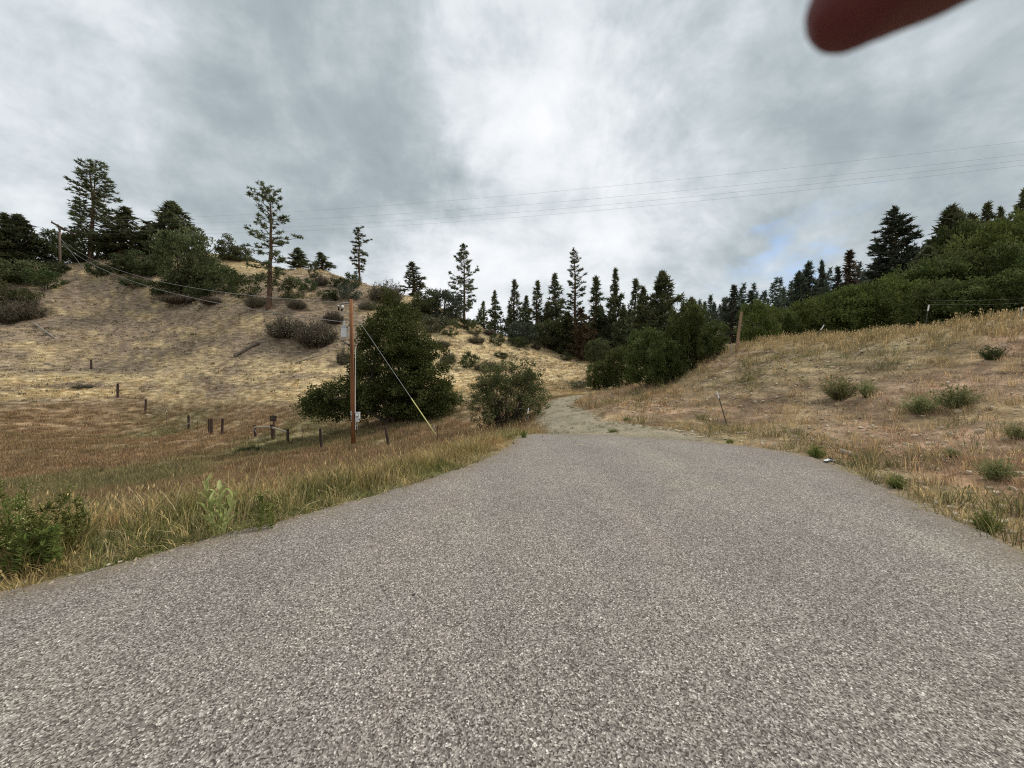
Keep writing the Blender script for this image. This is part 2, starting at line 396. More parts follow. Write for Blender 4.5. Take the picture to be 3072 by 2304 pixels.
gl = ground.attributes.new('grav', 'FLOAT', 'POINT'); gl.data.foreach_set('value', gv.astype(np.float32))
go = obj('ground', ground); tag(go, kind='structure')

# ------------------------------------------------------------------ asphalt apron
am, t, out = new_mat('chip_seal_asphalt')
p_ = pos(t)
v1 = t.n('ShaderNodeTexVoronoi'); t.link(p_, v1.inputs['Vector']); v1.inputs['Scale'].default_value = 120
v2 = t.n('ShaderNodeTexVoronoi'); t.link(p_, v2.inputs['Vector']); v2.inputs['Scale'].default_value = 75
sr = t.n('ShaderNodeSeparateColor'); t.link(v1.outputs['Color'], sr.inputs[0]); sr2 = t.n('ShaderNodeSeparateColor'); t.link(v2.outputs['Color'], sr2.inputs[0])
chip = t.ramp(sr.outputs[0], [(0, (.06, .052, .046)), (.22, (.135, .116, .102)), (.5, (.225, .197, .176)), (.8, (.335, .298, .266)), (.93, (.46, .415, .37)), (1, (.66, .605, .55))])
big = t.ramp(sr2.outputs[1], [(0, .80), (.6, 1.0), (.93, 1.12), (1, 1.6)])
bm = t.noise(p_, .45, 5, .6); bm2 = t.noise(p_, 3.5, 4, .6)
ac = t.mix(1.0, chip, big, 'MULTIPLY')
ac = t.mix(1.0, ac, t.ramp(bm, [(.3, (.90, .88, .885)), (.5, (1.0, .995, .985)), (.7, (1.10, 1.11, 1.06))]), 'MULTIPLY')
ac = t.mix(1.0, ac, t.ramp(bm2, [(.3, .93), (.7, 1.08)]), 'MULTIPLY')
mpw = t.n('ShaderNodeMapping'); mpw.inputs['Rotation'].default_value = (0, 0, R(12)); mpw.inputs['Scale'].default_value = (1.0, .12, 1); t.link(p_, mpw.inputs[0])
wear = t.noise(mpw.outputs[0], .9, 3, .5); ac = t.mix(1.0, ac, t.ramp(wear, [(.35, (.92, .93, .92)), (.5, (1, 1, 1)), (.65, (1.07, 1.06, 1.02))]), 'MULTIPLY')
stn2 = t.noise(p_, .8, 6, .7); ac = t.mix(t.math('MULTIPLY', t.smooth(stn2, .64, .74), .45), ac, (.10, .088, .08))
ac = t.mix(t.math('MULTIPLY', t.smooth(t.noise(p_, .55, 3, .5), .58, .72), .35), ac, t.mix(1.0, ac, (1.12, 1.10, .86), 'MULTIPLY'))
ae = t.n('ShaderNodeAttribute', attribute_name='edge').outputs['Fac']
ac = t.mix(t.math('MULTIPLY', ae, t.smooth(t.noise(p_, 5, 5, .7), .35, .6, .25, .95)), ac, (.20, .155, .105))
principled(t, out, ac, .9, .22, v1.outputs['Distance'], .9, .006)
# boundary with ragged edge, filled by a grid so that the sheet can carry an edge attribute
def densify(pts, step=.10):
    o = []
    n = len(pts)
    for i in range(n):
        a = np.array(pts[i]); b = np.array(pts[(i + 1) % n]); k = max(1, int(np.hypot(*(b - a)) / step))
        for j in range(k): o.append(a + (b - a) * j / k)
    return np.array(o)
bp = densify(EDGE_L + EDGE_R)
# round the corners a little, then ragged
for _ in range(6): bp = .25 * np.roll(bp, 1, 0) + .5 * bp + .25 * np.roll(bp, -1, 0)
sA = np.arange(len(bp)) * .1
nrm = np.roll(bp, -1, 0) - np.roll(bp, 1, 0); nrm = np.stack([nrm[:, 1], -nrm[:, 0]], 1); nrm /= np.linalg.norm(nrm, axis=1)[:, None] + 1e-9
bp = bp + nrm * ((fbm(sA * .8, sA * 0 + 3, 5) - .5) * .30 + (fbm(sA * 4, sA * 0 + 9, 6) - .5) * .14)[:, None]
rings = [bp]
for dd in (.14, .55):
    q = bp - nrm * (-dd if poly_sd(np.array([bp[60, 0] + nrm[60, 0] * .2]), np.array([bp[60, 1] + nrm[60, 1] * .2]))[0] < 0 else dd); rings.append(q)
n = len(bp); V = [(x, y, -.05) for x, y in rings[0]] + [(x, y, 0.0 + random.uniform(-.003, .003)) for x, y in rings[0]] + [(x, y, .006) for x, y in rings[1]] + [(x, y, .008) for x, y in rings[2]]
Fc = []
for k in range(3):
    for i in range(n):
        j = (i + 1) % n; Fc.append((k * n + i, k * n + j, (k + 1) * n + j, (k + 1) * n + i))
import bmesh
me = bpy.data.meshes.new('asphalt_road'); me.from_pydata(V, [], Fc)
b_ = bmesh.new(); b_.from_mesh(me); b_.verts.ensure_lookup_table()
bmesh.ops.triangle_fill(b_, use_beauty=True, edges=[b_.edges.get((b_.verts[3 * n + i], b_.verts[3 * n + (i + 1) % n])) for i in range(n)])
bmesh.ops.recalc_face_normals(b_, faces=b_.faces); b_.to_mesh(me); b_.free()
if sum(p.normal.z * p.area for p in me.polygons) < 0: me.flip_normals()
me.materials.append(am)
ea = me.attributes.new('edge', 'FLOAT', 'POINT'); ev = np.zeros(len(me.vertices), np.float32); ev[:2 * n] = 1; ev[2 * n:3 * n] = .6; ea.data.foreach_set('value', ev)
tag(obj('asphalt_road', me), kind='structure')

# ------------------------------------------------------------------ foliage materials
def leaf_mat(name, stops, trans=.25, nscale=.8, tips=None, rough=.6):
    m, t, out = new_mat(name)
    ri = t.n('ShaderNodeNewGeometry').outputs['Random Per Island']
    oi = t.n('ShaderNodeObjectInfo').outputs['Random']
    nz = t.noise(objco(t), nscale, 4, .6)
    f = t.math('ADD', t.math('MULTIPLY', ri, .5), t.math('MULTIPLY', t.smooth(nz, .36, .64), .5))
    c = t.ramp(f, stops)
    hs = t.n('ShaderNodeHueSaturation'); t.link(c, hs.inputs['Color'])
    t.link(t.math('ADD', .47, t.math('MULTIPLY', oi, .035)), hs.inputs['Hue']); t.link(t.math('ADD', .8, t.math('MULTIPLY', oi, .42)), hs.inputs['Value'])
    b = t.n('ShaderNodeBsdfPrincipled'); t.link(hs.outputs[0], b.inputs['Base Color']); b.inputs['Roughness'].default_value = .75; b.inputs['Specular IOR Level'].default_value = .12
    tr = t.n('ShaderNodeBsdfTranslucent'); t.link(hs.outputs[0], tr.inputs[0])
    ms = t.n('ShaderNodeMixShader'); ms.inputs[0].default_value = trans; t.link(b.outputs[0], ms.inputs[1]); t.link(tr.outputs[0], ms.inputs[2])
    t.link(ms.outputs[0], out.inputs[0]); return m
M = {}
M['pine'] = leaf_mat('pine_needles', [(0, (.045, .056, .026)), (.5, (.098, .115, .055)), (1, (.19, .21, .11))], .34, .9)
M['pine_blue'] = leaf_mat('fir_needles', [(0, (.034, .046, .030)), (.5, (.072, .090, .060)), (1, (.14, .165, .115))], .3, .9)
M['juniper'] = leaf_mat('juniper_foliage', [(0, (.042, .052, .022)), (.5, (.092, .11, .048)), (1, (.18, .20, .095))], .3, 1.2)
M['grey_juniper'] = leaf_mat('grey_juniper_foliage', [(0, (.038, .048, .032)), (.5, (.075, .092, .062)), (1, (.14, .16, .115))], .12, 1.2)
M['oak'] = leaf_mat('oak_leaves', [(0, (.030, .044, .012)), (.5, (.070, .094, .026)), (1, (.16, .19, .07))], .25, .7)  # random leaf tones; brighter top stop puts lit clumps into the colour
M['oak_light'] = leaf_mat('light_oak_leaves', [(0, (.042, .060, .015)), (.5, (.105, .138, .034)), (1, (.18, .21, .075))], .3, .6)
M['berry'] = leaf_mat('serviceberry_leaves', [(0, (.045, .06, .022)), (.5, (.115, .14, .052)), (.8, (.23, .23, .115)), (1, (.36, .31, .15))], .25, 1.2)
M['shrub'] = leaf_mat('shrub_leaves', [(0, (.03, .045, .018)), (.5, (.065, .088, .034)), (1, (.12, .14, .06))], .2, 1.5)
M['sage'] = leaf_mat('sage_leaves', [(0, (.075, .08, .05)), (.5, (.13, .14, .085)), (1, (.21, .21, .14))], .15, 1.5)
M['twig'] = leaf_mat('brown_twigs', [(0, (.05, .042, .030)), (.5, (.105, .085, .060)), (1, (.20, .165, .12))], .05, 2)
M['rust'] = leaf_mat('rusty_needles', [(0, (.045, .035, .02)), (.5, (.095, .068, .036)), (1, (.16, .115, .06))], .12, 1)
M['weed'] = leaf_mat('weed_leaves', [(0, (.075, .105, .025)), (.5, (.165, .205, .055)), (1, (.32, .35, .12))], .35, 4)
M['pale_weed'] = leaf_mat('pale_weed_leaves', [(0, (.20, .235, .075)), (.5, (.33, .37, .135)), (1, (.52, .54, .26))], .3, 4)
M['tuft'] = leaf_mat('green_tuft', [(0, (.11, .12, .045)), (.5, (.20, .215, .09)), (1, (.34, .34, .17))], .3, 5)
M['flower'] = leaf_mat('pale_flower_heads', [(0, (.35, .33, .12)), (1, (.62, .58, .30))], .2, 5)

def bark_mat(name, a, b, sc=6):
    m, t, out = new_mat(name); o_ = objco(t)
    mp = t.n('ShaderNodeMapping'); mp.inputs['Scale'].default_value = (1, 1, .22); t.link(o_, mp.inputs[0])
    nz = t.noise(mp.outputs[0], sc, 5, .65)
    principled(t, out, t.ramp(nz, [(.3, a), (.7, b)]), .9, .15, nz, .7, .03); return m
M['bark'] = bark_mat('pine_bark', (.055, .036, .026), (.17, .105, .068))
M['dark_bark'] = bark_mat('dark_bark', (.035, .028, .022), (.10, .08, .062))
M['deadwood'] = bark_mat('grey_deadwood', (.16, .14, .12), (.38, .34, .29), 9)

def blades(cen, dirs, ln, wd, kite=True):
    """thin leaf faces: arrays of centre/base, direction, length, width -> V, tris/quads"""
    n = len(cen); d = dirs / (np.linalg.norm(dirs, axis=1)[:, None] + 1e-9)
    rnd = rng.normal(size=(n, 3)); s = np.cross(d, rnd); s /= np.linalg.norm(s, axis=1)[:, None] + 1e-9
    ln = np.broadcast_to(ln, (n,))[:, None]; wd = np.broadcast_to(wd, (n,))[:, None]
    if kite:
        V = np.stack([cen, cen + d * ln * .5 + s * wd * .5, cen + d * ln, cen + d * ln * .5 - s * wd * .5], 1)
        return V.reshape(-1, 3), np.arange(n * 4).reshape(-1, 4)
    V = np.stack([cen - s * wd * .5, cen + s * wd * .5, cen + d * ln], 1)
    return V.reshape(-1, 3), np.arange(n * 3).reshape(-1, 3)

def tubes_np(segs, n=5):
    """segs: list of (p0, p1, r0, r1) -> V, quads"""
    if not segs: return np.zeros((0, 3)), np.zeros((0, 4), int)
    p0 = np.array([s[0] for s in segs], float); p1 = np.array([s[1] for s in segs], float); r0 = np.array([s[2] for s in segs]); r1 = np.array([s[3] for s in segs])
    d = p1 - p0; d /= np.linalg.norm(d, axis=1)[:, None] + 1e-9
    a = np.where(np.abs(d[:, 2:3]) > .9, np.array([[1., 0, 0]]), np.array([[0, 0, 1.]])); s = np.cross(d, a); s /= np.linalg.norm(s, axis=1)[:, None]; q = np.cross(d, s)
    an = np.arange(n) * 2 * math.pi / n; cs = np.cos(an)[None, :, None]; sn = np.sin(an)[None, :, None]
    ring = s[:, None] * cs + q[:, None] * sn
    V = np.concatenate([p0[:, None] + ring * r0[:, None, None], p1[:, None] + ring * r1[:, None, None]], 1)
    k = np.arange(len(segs))[:, None] * 2 * n; i = np.arange(n)[None]; j = (i + 1) % n
    Q = np.stack([k + i, k + j, k + n + j, k + n + i], -1).reshape(-1, 4)
    return V.reshape(-1, 3), Q

def conifer(H_, Rm, base=.12, p=.8, nb=90, rise=(-8, 40), tuft=.42, dens=1.0, seed=0, gaps=.15, tuftn=11, ragged=.35, lean=(0, 0), fork=False, tr=.022, flat=.55, bulge=.18):
    """returns crown (V, tris) and trunk (V, quads)"""
    g = np.random.default_rng(seed); segs = []; cen = []; drs = []; lens = []
    wob = g.normal(size=(9, 2)) * H_ * .006; wob[0] = 0; zs = np.linspace(0, 1, 9)
    ax = lambda t_: np.array([np.interp(t_, zs, np.cumsum(wob[:, 0])) + lean[0] * t_ * H_, np.interp(t_, zs, np.cumsum(wob[:, 1])) + lean[1] * t_ * H_, t_ * H_])
    r_at = lambda t_: H_ * tr * (1 - t_) ** .8 + .02
    for i in range(8): segs.append((ax(zs[i]) - (np.array([0, 0, .5]) if i == 0 else 0), ax(zs[i + 1]), r_at(zs[i]) * (1.25 if i == 0 else 1), r_at(zs[i + 1])))
    sect = g.uniform(.55, 1.15, (7, 10))
    if fork: segs.append((ax(.35), ax(.93) + np.array([H_ * .055, 0, 0]), r_at(.4), .04))
    for b in range(nb):
        tt = (b + g.uniform(0, 1)) / nb; t_ = base + (1 - base) * tt * .985
        az = b * 2.399963 + g.uniform(-.5, .5)
        prof = (1 - tt) ** p * min(1, .45 + tt / bulge * .55) if bulge > 0 else (1 - tt) ** p
        sct = sect[int(tt * 6.99), int((az % (2 * math.pi)) / (2 * math.pi) * 9.99)]
        Ln = Rm * max(prof, .05) * sct * g.uniform(1 - ragged, 1.08)
        if g.random() < gaps and tt < .85: continue
        el = R(rise[0] + (rise[1] - rise[0]) * tt + g.uniform(-9, 9)); o_ = ax(t_)
        if fork and math.cos(az) > .2 and t_ > .5: o_ = o_ + np.array([H_ * .055 * (t_ - .35) / .58, 0, 0])
        d = np.array([math.cos(az) * math.cos(el), math.sin(az) * math.cos(el), math.sin(el)])
        side = np.array([-math.sin(az), math.cos(az), 0]); tip = o_ + d * Ln; mid = o_ + d * Ln * .55 + np.array([0, 0, -.05 * Ln]); tip = tip + np.array([0, 0, .06 * Ln])
        rb = .012 * Ln + .012 + r_at(t_) * .12; segs.append((o_, mid, rb, rb * .6)); segs.append((mid, tip, rb * .6, .008))
        k = max(2, int(Ln / tuft * 2.1 * dens))
        for j in range(k):
            s = g.uniform(.28, 1.0) ** .8; c = o_ * (1 - s) + tip * s + side * g.normal() * .20 * Ln * (1.25 - s) + np.array([0, 0, g.normal() * .04 * Ln])
            if s > .5 and dens > .7 and j % 3 == 0: segs.append((o_ * (1 - s * .85) + tip * s * .85, c, .012, .006))
            cen.append(c); drs.append(d * .7 + np.array([0, 0, .25]) + side * g.normal() * .4); lens.append(tuft * g.uniform(.7, 1.25) * (.65 + .35 * min(1, Ln)))
    top = ax(1.0)
    for j in range(5): cen.append(top + np.array([0, 0, -.18 * j * tuft * 1.6])); drs.append(np.array([0, 0, 1.0])); lens.append(tuft * .8)
    cen = np.array(cen); drs = np.array(drs); lens = np.array(lens)
    c2 = np.repeat(cen, tuftn, 0); d2 = np.repeat(drs, tuftn, 0); l2 = np.repeat(lens, tuftn) * rng.uniform(.6, 1.15, len(c2))
    rv = rng.normal(size=c2.shape); rv /= np.linalg.norm(rv, axis=1)[:, None]; rv[:, 2] *= flat
    dd = d2 * .55 + rv
    V, T = blades(c2 + rv * l2[:, None] * .12, dd, l2, l2 * .30 + .015, kite=False)
    return (V, T), tubes_np(segs, 6)

def bush(w_, h_, d_, ncl=60, lpc=60, leaf=.12, seed=0, lobes=None, stems=7, clr=.32, base_z=.12, shape=.62, spiky=0.0, segn=5, stem_r=.05):
    """leafy mass w_ wide, h_ tall, d_ deep built of clumps; returns leaves (V, quads), stems (V, quads)"""
    g = np.random.default_rng(seed); cs = []; segs = []
    if lobes is None: lobes = [(0, 0, h_ * .52, w_ * .5, d_ * .5, h_ * .50)]
    vol = np.array([l[3] * l[4] * l[5] for l in lobes]) ** .67; vol = vol / vol.sum()
    for (lx, ly, lz, rx, ry, rz), f in zip(lobes, vol):
        m = max(4, int(ncl * f)); v = g.normal(size=(m, 3)); v /= np.linalg.norm(v, axis=1)[:, None]
        rad = g.uniform(shape, 1.0, m) ** .6 * (1 + .10 * np.sin(v[:, 0] * 5 + seed) + .08 * g.normal(size=m))
        c = np.stack([lx + v[:, 0] * rx * rad, ly + v[:, 1] * ry * rad, lz + v[:, 2] * rz * rad], 1); c[:, 2] = np.maximum(c[:, 2], base_z * h_ * g.uniform(.3, 1.2, m)); cs.append(c)
    cs = np.concatenate(cs); m = len(cs); sz = clr * (w_ * h_ * d_) ** (1 / 3) * g.uniform(.55, 1.15, m)
    c2 = np.repeat(cs, lpc, 0); s2 = np.repeat(sz, lpc); off = g.normal(size=c2.shape); off /= (np.linalg.norm(off, axis=1)[:, None] + 1e-6); off *= (g.uniform(0, 1, len(c2)) ** .45)[:, None]
    off[:, 2] *= .72; pts = c2 + off * s2[:, None] * .5
    keep = pts[:, 2] > .01 * h_; pts = pts[keep]; off = off[keep]
    cc = np.array([0, 0, h_ * .4]); outd = pts - cc; outd /= np.linalg.norm(outd, axis=1)[:, None] + 1e-6
    dd = outd * .45 + off * .5 + g.normal(size=pts.shape) * .55 + np.array([0, 0, .15 + spiky])
    V, Q = blades(pts, dd, leaf * g.uniform(.6, 1.3, len(pts)), leaf * .62 * g.uniform(.6, 1.2, len(pts)))
    for k in range(stems):
        tgt = cs[g.integers(m)]; b0 = np.array([g.normal() * w_ * .07, g.normal() * d_ * .07, -.25]); mid = b0 * .5 + tgt * .5 + np.array([g.normal() * .06 * w_, g.normal() * .06 * d_, 0.05 * h_])
        mid[2] = max(mid[2], .2 * h_); r0 = stem_r * g.uniform(.7, 1.2)
        segs.append((b0, mid, r0, r0 * .65)); segs.append((mid, tgt, r0 * .65, r0 * .2))
        for q in range(3):
            e = cs[g.integers(m)]
            if np.linalg.norm(e - mid) < .45 * max(w_, h_): segs.append((mid, e, r0 * .4, r0 * .12))
    return (V, Q), tubes_np(segs, segn)

def twigbush(w_, h_, n=500, seed=0, leafn=200, leaf=.06, d_=None, tw=.02):
    """bare or nearly bare shrub: fans of thin twigs"""
    g = np.random.default_rng(seed); d_ = d_ or w_
    a = g.uniform(0, 2 * math.pi, n); s = g.uniform(0, 1, n) ** .5
    b = np.stack([np.cos(a) * s * w_ * .28, np.sin(a) * s * d_ * .28, np.zeros(n) - .05], 1)
    tipd = np.stack([np.cos(a) * s * w_ * .5, np.sin(a) * s * d_ * .5, h_ * g.uniform(.35, 1.0, n) * (1 - .5 * s ** 2)], 1); tipd += g.normal(size=(n, 3)) * h_ * .06
    dv = tipd - b; ln = np.linalg.norm(dv, axis=1)
    V1, T1 = blades(b, dv, ln, tw, kite=False)
    st = g.uniform(.3, .95, n * 4); k = g.integers(0, n, n * 4); p0 = b[k] + dv[k] * st[:, None]
    V2, T2 = blades(p0, dv[k] * .5 / ln[k][:, None] + g.normal(size=(n * 4, 3)) * .6 + [0, 0, .3], h_ * g.uniform(.1, .32, n * 4), tw * .7, kite=False)
    V = np.concatenate([V1, V2]); T = np.concatenate([T1, T2 + len(V1)])
    kk = g.integers(0, n, leafn); p3 = b[kk] + dv[kk] * g.uniform(.35, 1, leafn)[:, None] + g.normal(size=(leafn, 3)) * h_ * .05
    V3, Q3 = blades(p3, g.normal(size=(leafn, 3)), leaf, leaf * .6)
    return (V, T), (V3, Q3)

def make_tree(name, parts, loc, rz=0, sc=(1, 1, 1), label='', cat='tree', group=None):
    """parts: list of (part name, mesh)"""
    e = empty(name, loc, rz, label, cat, group); e.scale = sc
    for pn, me in parts: obj(pn, me, e)
    return e

_pc = {}
def con_parts(key, mat='pine', **kw):
    if key not in _pc:
        (cv, ct), (tv, tq) = conifer(**kw)
        _pc[key] = [('trunk', mesh_np('pine_trunk', tv, quads=tq, mat=M['bark'], smooth=True)), ('crown', mesh_np('pine_crown', cv, tris=ct, mat=M[mat]))]
    return _pc[key]
def bush_parts(key, mat='shrub', stemmat='dark_bark', stemname='stem', **kw):
    if key not in _pc:
        (cv, cq), (tv, tq) = bush(**kw)
        _pc[key] = [(stemname, mesh_np('stems', tv, quads=tq, mat=M[stemmat])), ('crown', mesh_np('leaves', cv, quads=cq, mat=M[mat]))]
    return _pc[key]

# ------------------------------------------------------------------ conifers
# proto: (name, builder kwargs for unit-ish trees, height 10)
PR = {
 'a': dict(H_=10, Rm=2.4, base=.06, p=.72, nb=110, tuft=.56, dens=1.05, seed=11, flat=.8, rise=(-12, 42)),
 'b': dict(H_=10, Rm=2.1, base=.06, p=.66, nb=92, tuft=.56, dens=1.0, seed=12, gaps=.16, ragged=.5, flat=.8, rise=(-15, 45)),
 'c': dict(H_=10, Rm=2.7, base=.04, p=.85, nb=140, tuft=.54, dens=1.15, seed=13, gaps=.08, ragged=.32, flat=.85, rise=(-10, 40)),
 'd': dict(H_=10, Rm=1.7, base=.12, p=.58, nb=84, tuft=.54, dens=.95, seed=14, gaps=.18, ragged=.5, bulge=.1, flat=.8, rise=(-12, 50)),
 'e': dict(H_=10, Rm=3.3, base=.03, p=.62, nb=150, tuft=.62, dens=1.15, seed=15, gaps=.10, ragged=.4, flat=.95, rise=(-8, 50)),
}
def tree_at(px, top, width, Y, proto, label, mat='pine', base=None, name='pine_tree', group=None, rz=None, kw=None):
    """pine seen at px, its tip at pixel row top, width pixels wide"""
    if base is not None: g = hit(px, base, 30)
    else: g = at_depth(px, Y)
    Y = g.y; tip = P(px, top, Y); hgt = tip.z - g.z; wid = width / F * Y * (1.28 if kw is not None else 1.18 if proto in 'ce' else 1.45)
    if kw is not None:
        k2 = dict(H_=hgt, Rm=wid * .5); k2.update(kw); parts = con_parts('u%d_%d' % (px, top), mat, **k2); sc = (1, 1, 1); rz = 0 if rz is None else rz
    else:
        k2 = PR[proto]; parts = con_parts(proto + mat, mat, **k2); s = hgt / 10; sx = wid / (2 * k2['Rm'] * .86); sc = (sx, sx, s); rz = random.uniform(0, 6) if rz is None else rz
    return make_tree(name, parts, (g.x, g.y, g.z - .1), rz, sc, label, 'pine tree', group)

tree_at(278, 476, 152, 92, None, 'tallest dark pine on the left ridge, with flat tiers and a double stem', kw=dict(base=.14, p=.52, nb=130, tuft=.75, dens=.9, seed=101, gaps=.16, ragged=.3, rise=(-16, 34), fork=True, flat=.35, bulge=.12, tr=.02))
tree_at(368, 618, 108, 94, 'a', 'pine right beside the tallest ridge pine')
tree_at(12, 636, 120, 86, 'c', 'dense dark pine cut by the left edge of the photo')
tree_at(70, 643, 130, 88, 'e', 'dense dark pine second from the left edge, on the ridge')
tree_at(524, 603, 150, 92, 'e', 'pointed bushy pine on the ridge left of the bare slope top')
tree_at(452, 672, 110, 95, 'e', 'shorter bushy pine behind and left of the pointed ridge pine', mat='juniper')
tree_at(805, 568, 158, 64, None, 'tall sparse ponderosa with an open crown standing on the open slope', base=930, kw=dict(base=.20, p=.30, nb=84, tuft=.50, dens=.95, seed=105, gaps=.25, ragged=.55, rise=(-18, 48), bulge=.10, tuftn=10, tr=.02, flat=.7))
tree_at(903, 742, 62, 89, 'a', 'small pine behind the slope just right of the sparse ponderosa')
tree_at(968, 757, 52, 88, 'b', 'small open pine on the bare ridge line, second right of the ponderosa')
tree_at(1080, 682, 66, 86, None, 'slim pine with layered branches and bare lower trunk alone on the ridge', kw=dict(base=.20, p=.30, nb=52, tuft=.5, dens=1.1, seed=107, gaps=.1, ragged=.5, rise=(-22, 30), bulge=.3, flat=.5, tr=.018))
tree_at(1240, 785, 60, 87, 'b', 'small pine above the big oak crown on the ridge', rz=1)
tree_at(1393, 735, 98, 86, None, 'tall pine standing above the green shrubs right of the big oak', kw=dict(base=.12, p=.42, nb=95, tuft=.52, dens=.95, seed=109, gaps=.2, ragged=.5, rise=(-14, 42), bulge=.14, tr=.018))
tree_at(1485, 871, 44, 98, 'a', 'small pine at the left end of the valley tree line')
tree_at(1450, 903, 34, 102, 'b', 'tiny pine just right of the tall pine behind the oak')
tree_at(1543, 840, 50, 100, 'b', 'pine with bunched top in the left half of the valley tree line')
tree_at(1578, 886, 60, 98, 'c', 'low bushy pine between two thin valley pines')
tree_at(1612, 843, 44, 96, 'd', 'thin see-through pine in the valley tree line')
tree_at(1671, 822, 66, 92, 'a', 'pine directly left of the tallest valley pine')
tree_at(1731, 741, 88, 84, None, 'tallest pine in the middle of the valley tree line', kw=dict(base=.10, p=.48, nb=110, tuft=.52, dens=.95, seed=112, gaps=.14, ragged=.4, rise=(-12, 42), bulge=.12, tr=.017))
tree_at(1784, 832, 66, 86, 'd', 'slender pine directly right of the tallest valley pine')
tree_at(1841, 806, 78, 84, 'c', 'dense cone shaped pine right of the tallest valley pine')
tree_at(1905, 838, 62, 86, 'b', 'pine between the cone shaped one and the broad bushy one')
tree_at(1978, 816, 128, 66, 'e', 'broad bushy pine rising over the right oak thicket')
tree_at(1925, 862, 90, 70, 'c', 'lower shoulder pine left of the broad bushy pine', mat='juniper')
tree_at(2070, 892, 74, 78, 'e', 'low pine behind the right end of the oak thicket')
tree_at(2190, 857, 70, 62, 'a', 'pine behind the leaning wooden post on the bank', mat='pine_blue')
tree_at(2252, 872, 62, 66, 'b', 'pine with spread upper boughs right of the leaning wooden post', mat='pine_blue')
tree_at(1745, 925, 70, 80, 'b', 'rust coloured half-dead pine at the foot of the tallest valley pine', mat='rust')
tree_at(1640, 905, 80, 94, 'c', 'dark low pine left of the rust coloured pine')
tree_at(1700, 935, 80, 86, 'e', 'dark bushy pine in front of the valley tree line', mat='juniper')
tree_at(1800, 920, 80, 88, 'e', 'dark bushy pine right of the rust coloured pine')
tree_at(1865, 915, 80, 80, 'c', 'dark pine behind the left end of the oak thicket')
tree_at(2680, 617, 176, 52, None, 'big dark spruce with drooping layered boughs on the right', mat='pine_blue', name='spruce_tree', kw=dict(base=.04, p=.62, nb=210, tuft=.6, dens=1.1, seed=120, gaps=.04, ragged=.18, rise=(-6, 28), bulge=.1, flat=.25, tr=.02))
tree_at(2548, 752, 66, 62, 'd', 'thin half-bare pine left of the big spruce', mat='rust')
tree_at(2505, 800, 44, 62, 'd', 'small slim pine between the two pine clumps left of the spruce', mat='pine_blue')
tree_at(2466, 782, 62, 58, 'c', 'dark narrow cone shaped pine left of the big spruce', mat='pine_blue')
tree_at(2422, 785, 84, 56, 'a', 'open topped pine at the left end of the right hillside trees', mat='pine_blue')
tree_at(2388, 815, 76, 56, 'e', 'low spreading pine at the left end of the right hillside trees', mat='pine_blue')
tree_at(2845, 617, 190, 48, 'e', 'large rounded pine right of the big spruce')
tree_at(2915, 640, 120, 50, 'e', 'bushy pine right of the large rounded pine', mat='juniper')
tree_at(2962, 608, 80, 58, 'a', 'pointed pine top on the right hillside skyline')
tree_at(2992, 622, 66, 60, 'c', 'second pointed pine top on the right hillside skyline', mat='juniper')
tree_at(3062, 566, 84, 56, 'a', 'tall pine at the right edge of the photo')
tree_at(2780, 740, 120, 44, 'e', 'dark pine low in the gap right of the spruce foot')

# junipers and rounded trees of the left ridge
BP = {
 'j1': dict(w_=4, h_=4, d_=4, ncl=150, lpc=60, leaf=.20, seed=31, clr=.26, spiky=.25, stem_r=.1),
 'j2': dict(w_=4, h_=3.2, d_=4, ncl=120, lpc=60, leaf=.20, seed=32, clr=.28, spiky=.2, stem_r=.08, lobes=[(-.8, 0, 1.4, 1.3, 1.3, 1.4), (.8, .2, 1.7, 1.3, 1.4, 1.5), (0, -.5, 1.0, 1.7, 1.4, 1.0)]),
 's1': dict(w_=2, h_=1.2, d_=2, ncl=50, lpc=50, leaf=.12, seed=33, clr=.36, spiky=.3, stem_r=.03),
 's2': dict(w_=2, h_=1.1, d_=2, ncl=44, lpc=50, leaf=.12, seed=34, clr=.36, spiky=.2, stem_r=.03, lobes=[(-.4, 0, .5, .55, .6, .5), (.45, .1, .45, .5, .6, .45), (0, -.2, .35, .8, .6, .35)]),
 's3': dict(w_=2, h_=1.5, d_=2, ncl=55, lpc=46, leaf=.12, seed=35, clr=.34, spiky=.5, stem_r=.03),
}
def twig_parts(key, leafmat='sage', **kw):
    if key not in _pc:
        (v, t_), (lv, lq) = twigbush(**kw); _pc[key] = [('twigs', mesh_np('twigs', v, tris=t_, mat=M['twig'])), ('leaves', mesh_np('leaves', lv, quads=lq, mat=M[leafmat]))]
    return _pc[key]
def shrub_at(px, base, top, width, kind, label, Y=None, mat='shrub', name='shrub', group=None, cat='shrub'):
    g = at_depth(px, Y) if Y else hit(px, base, 16)
    Y = g.y; hgt = max((P(px, top, Y).z - g.z) if Y and base is None else (base - top) / F * Y * 1.08, .35); wid = width / F * Y
    if kind in ('t1', 't2'):
        parts = twig_parts(kind, w_=2, h_=1.2, seed=41 if kind == 't1' else 42, n=420, leafn=1500, leaf=.085, tw=.035); w0, h0 = 2, 1.2
    else:
        k2 = BP[kind]; parts = bush_parts(kind + mat, mat, **k2); w0, h0 = k2['w_'], k2['h_']
    s = wid / w0 / 1.12; sz = hgt / h0 / 1.06
    return make_tree(name, parts, (g.x, g.y, g.z - .06 * hgt), random.uniform(0, 6.28), (s, s, sz), label, cat, group)

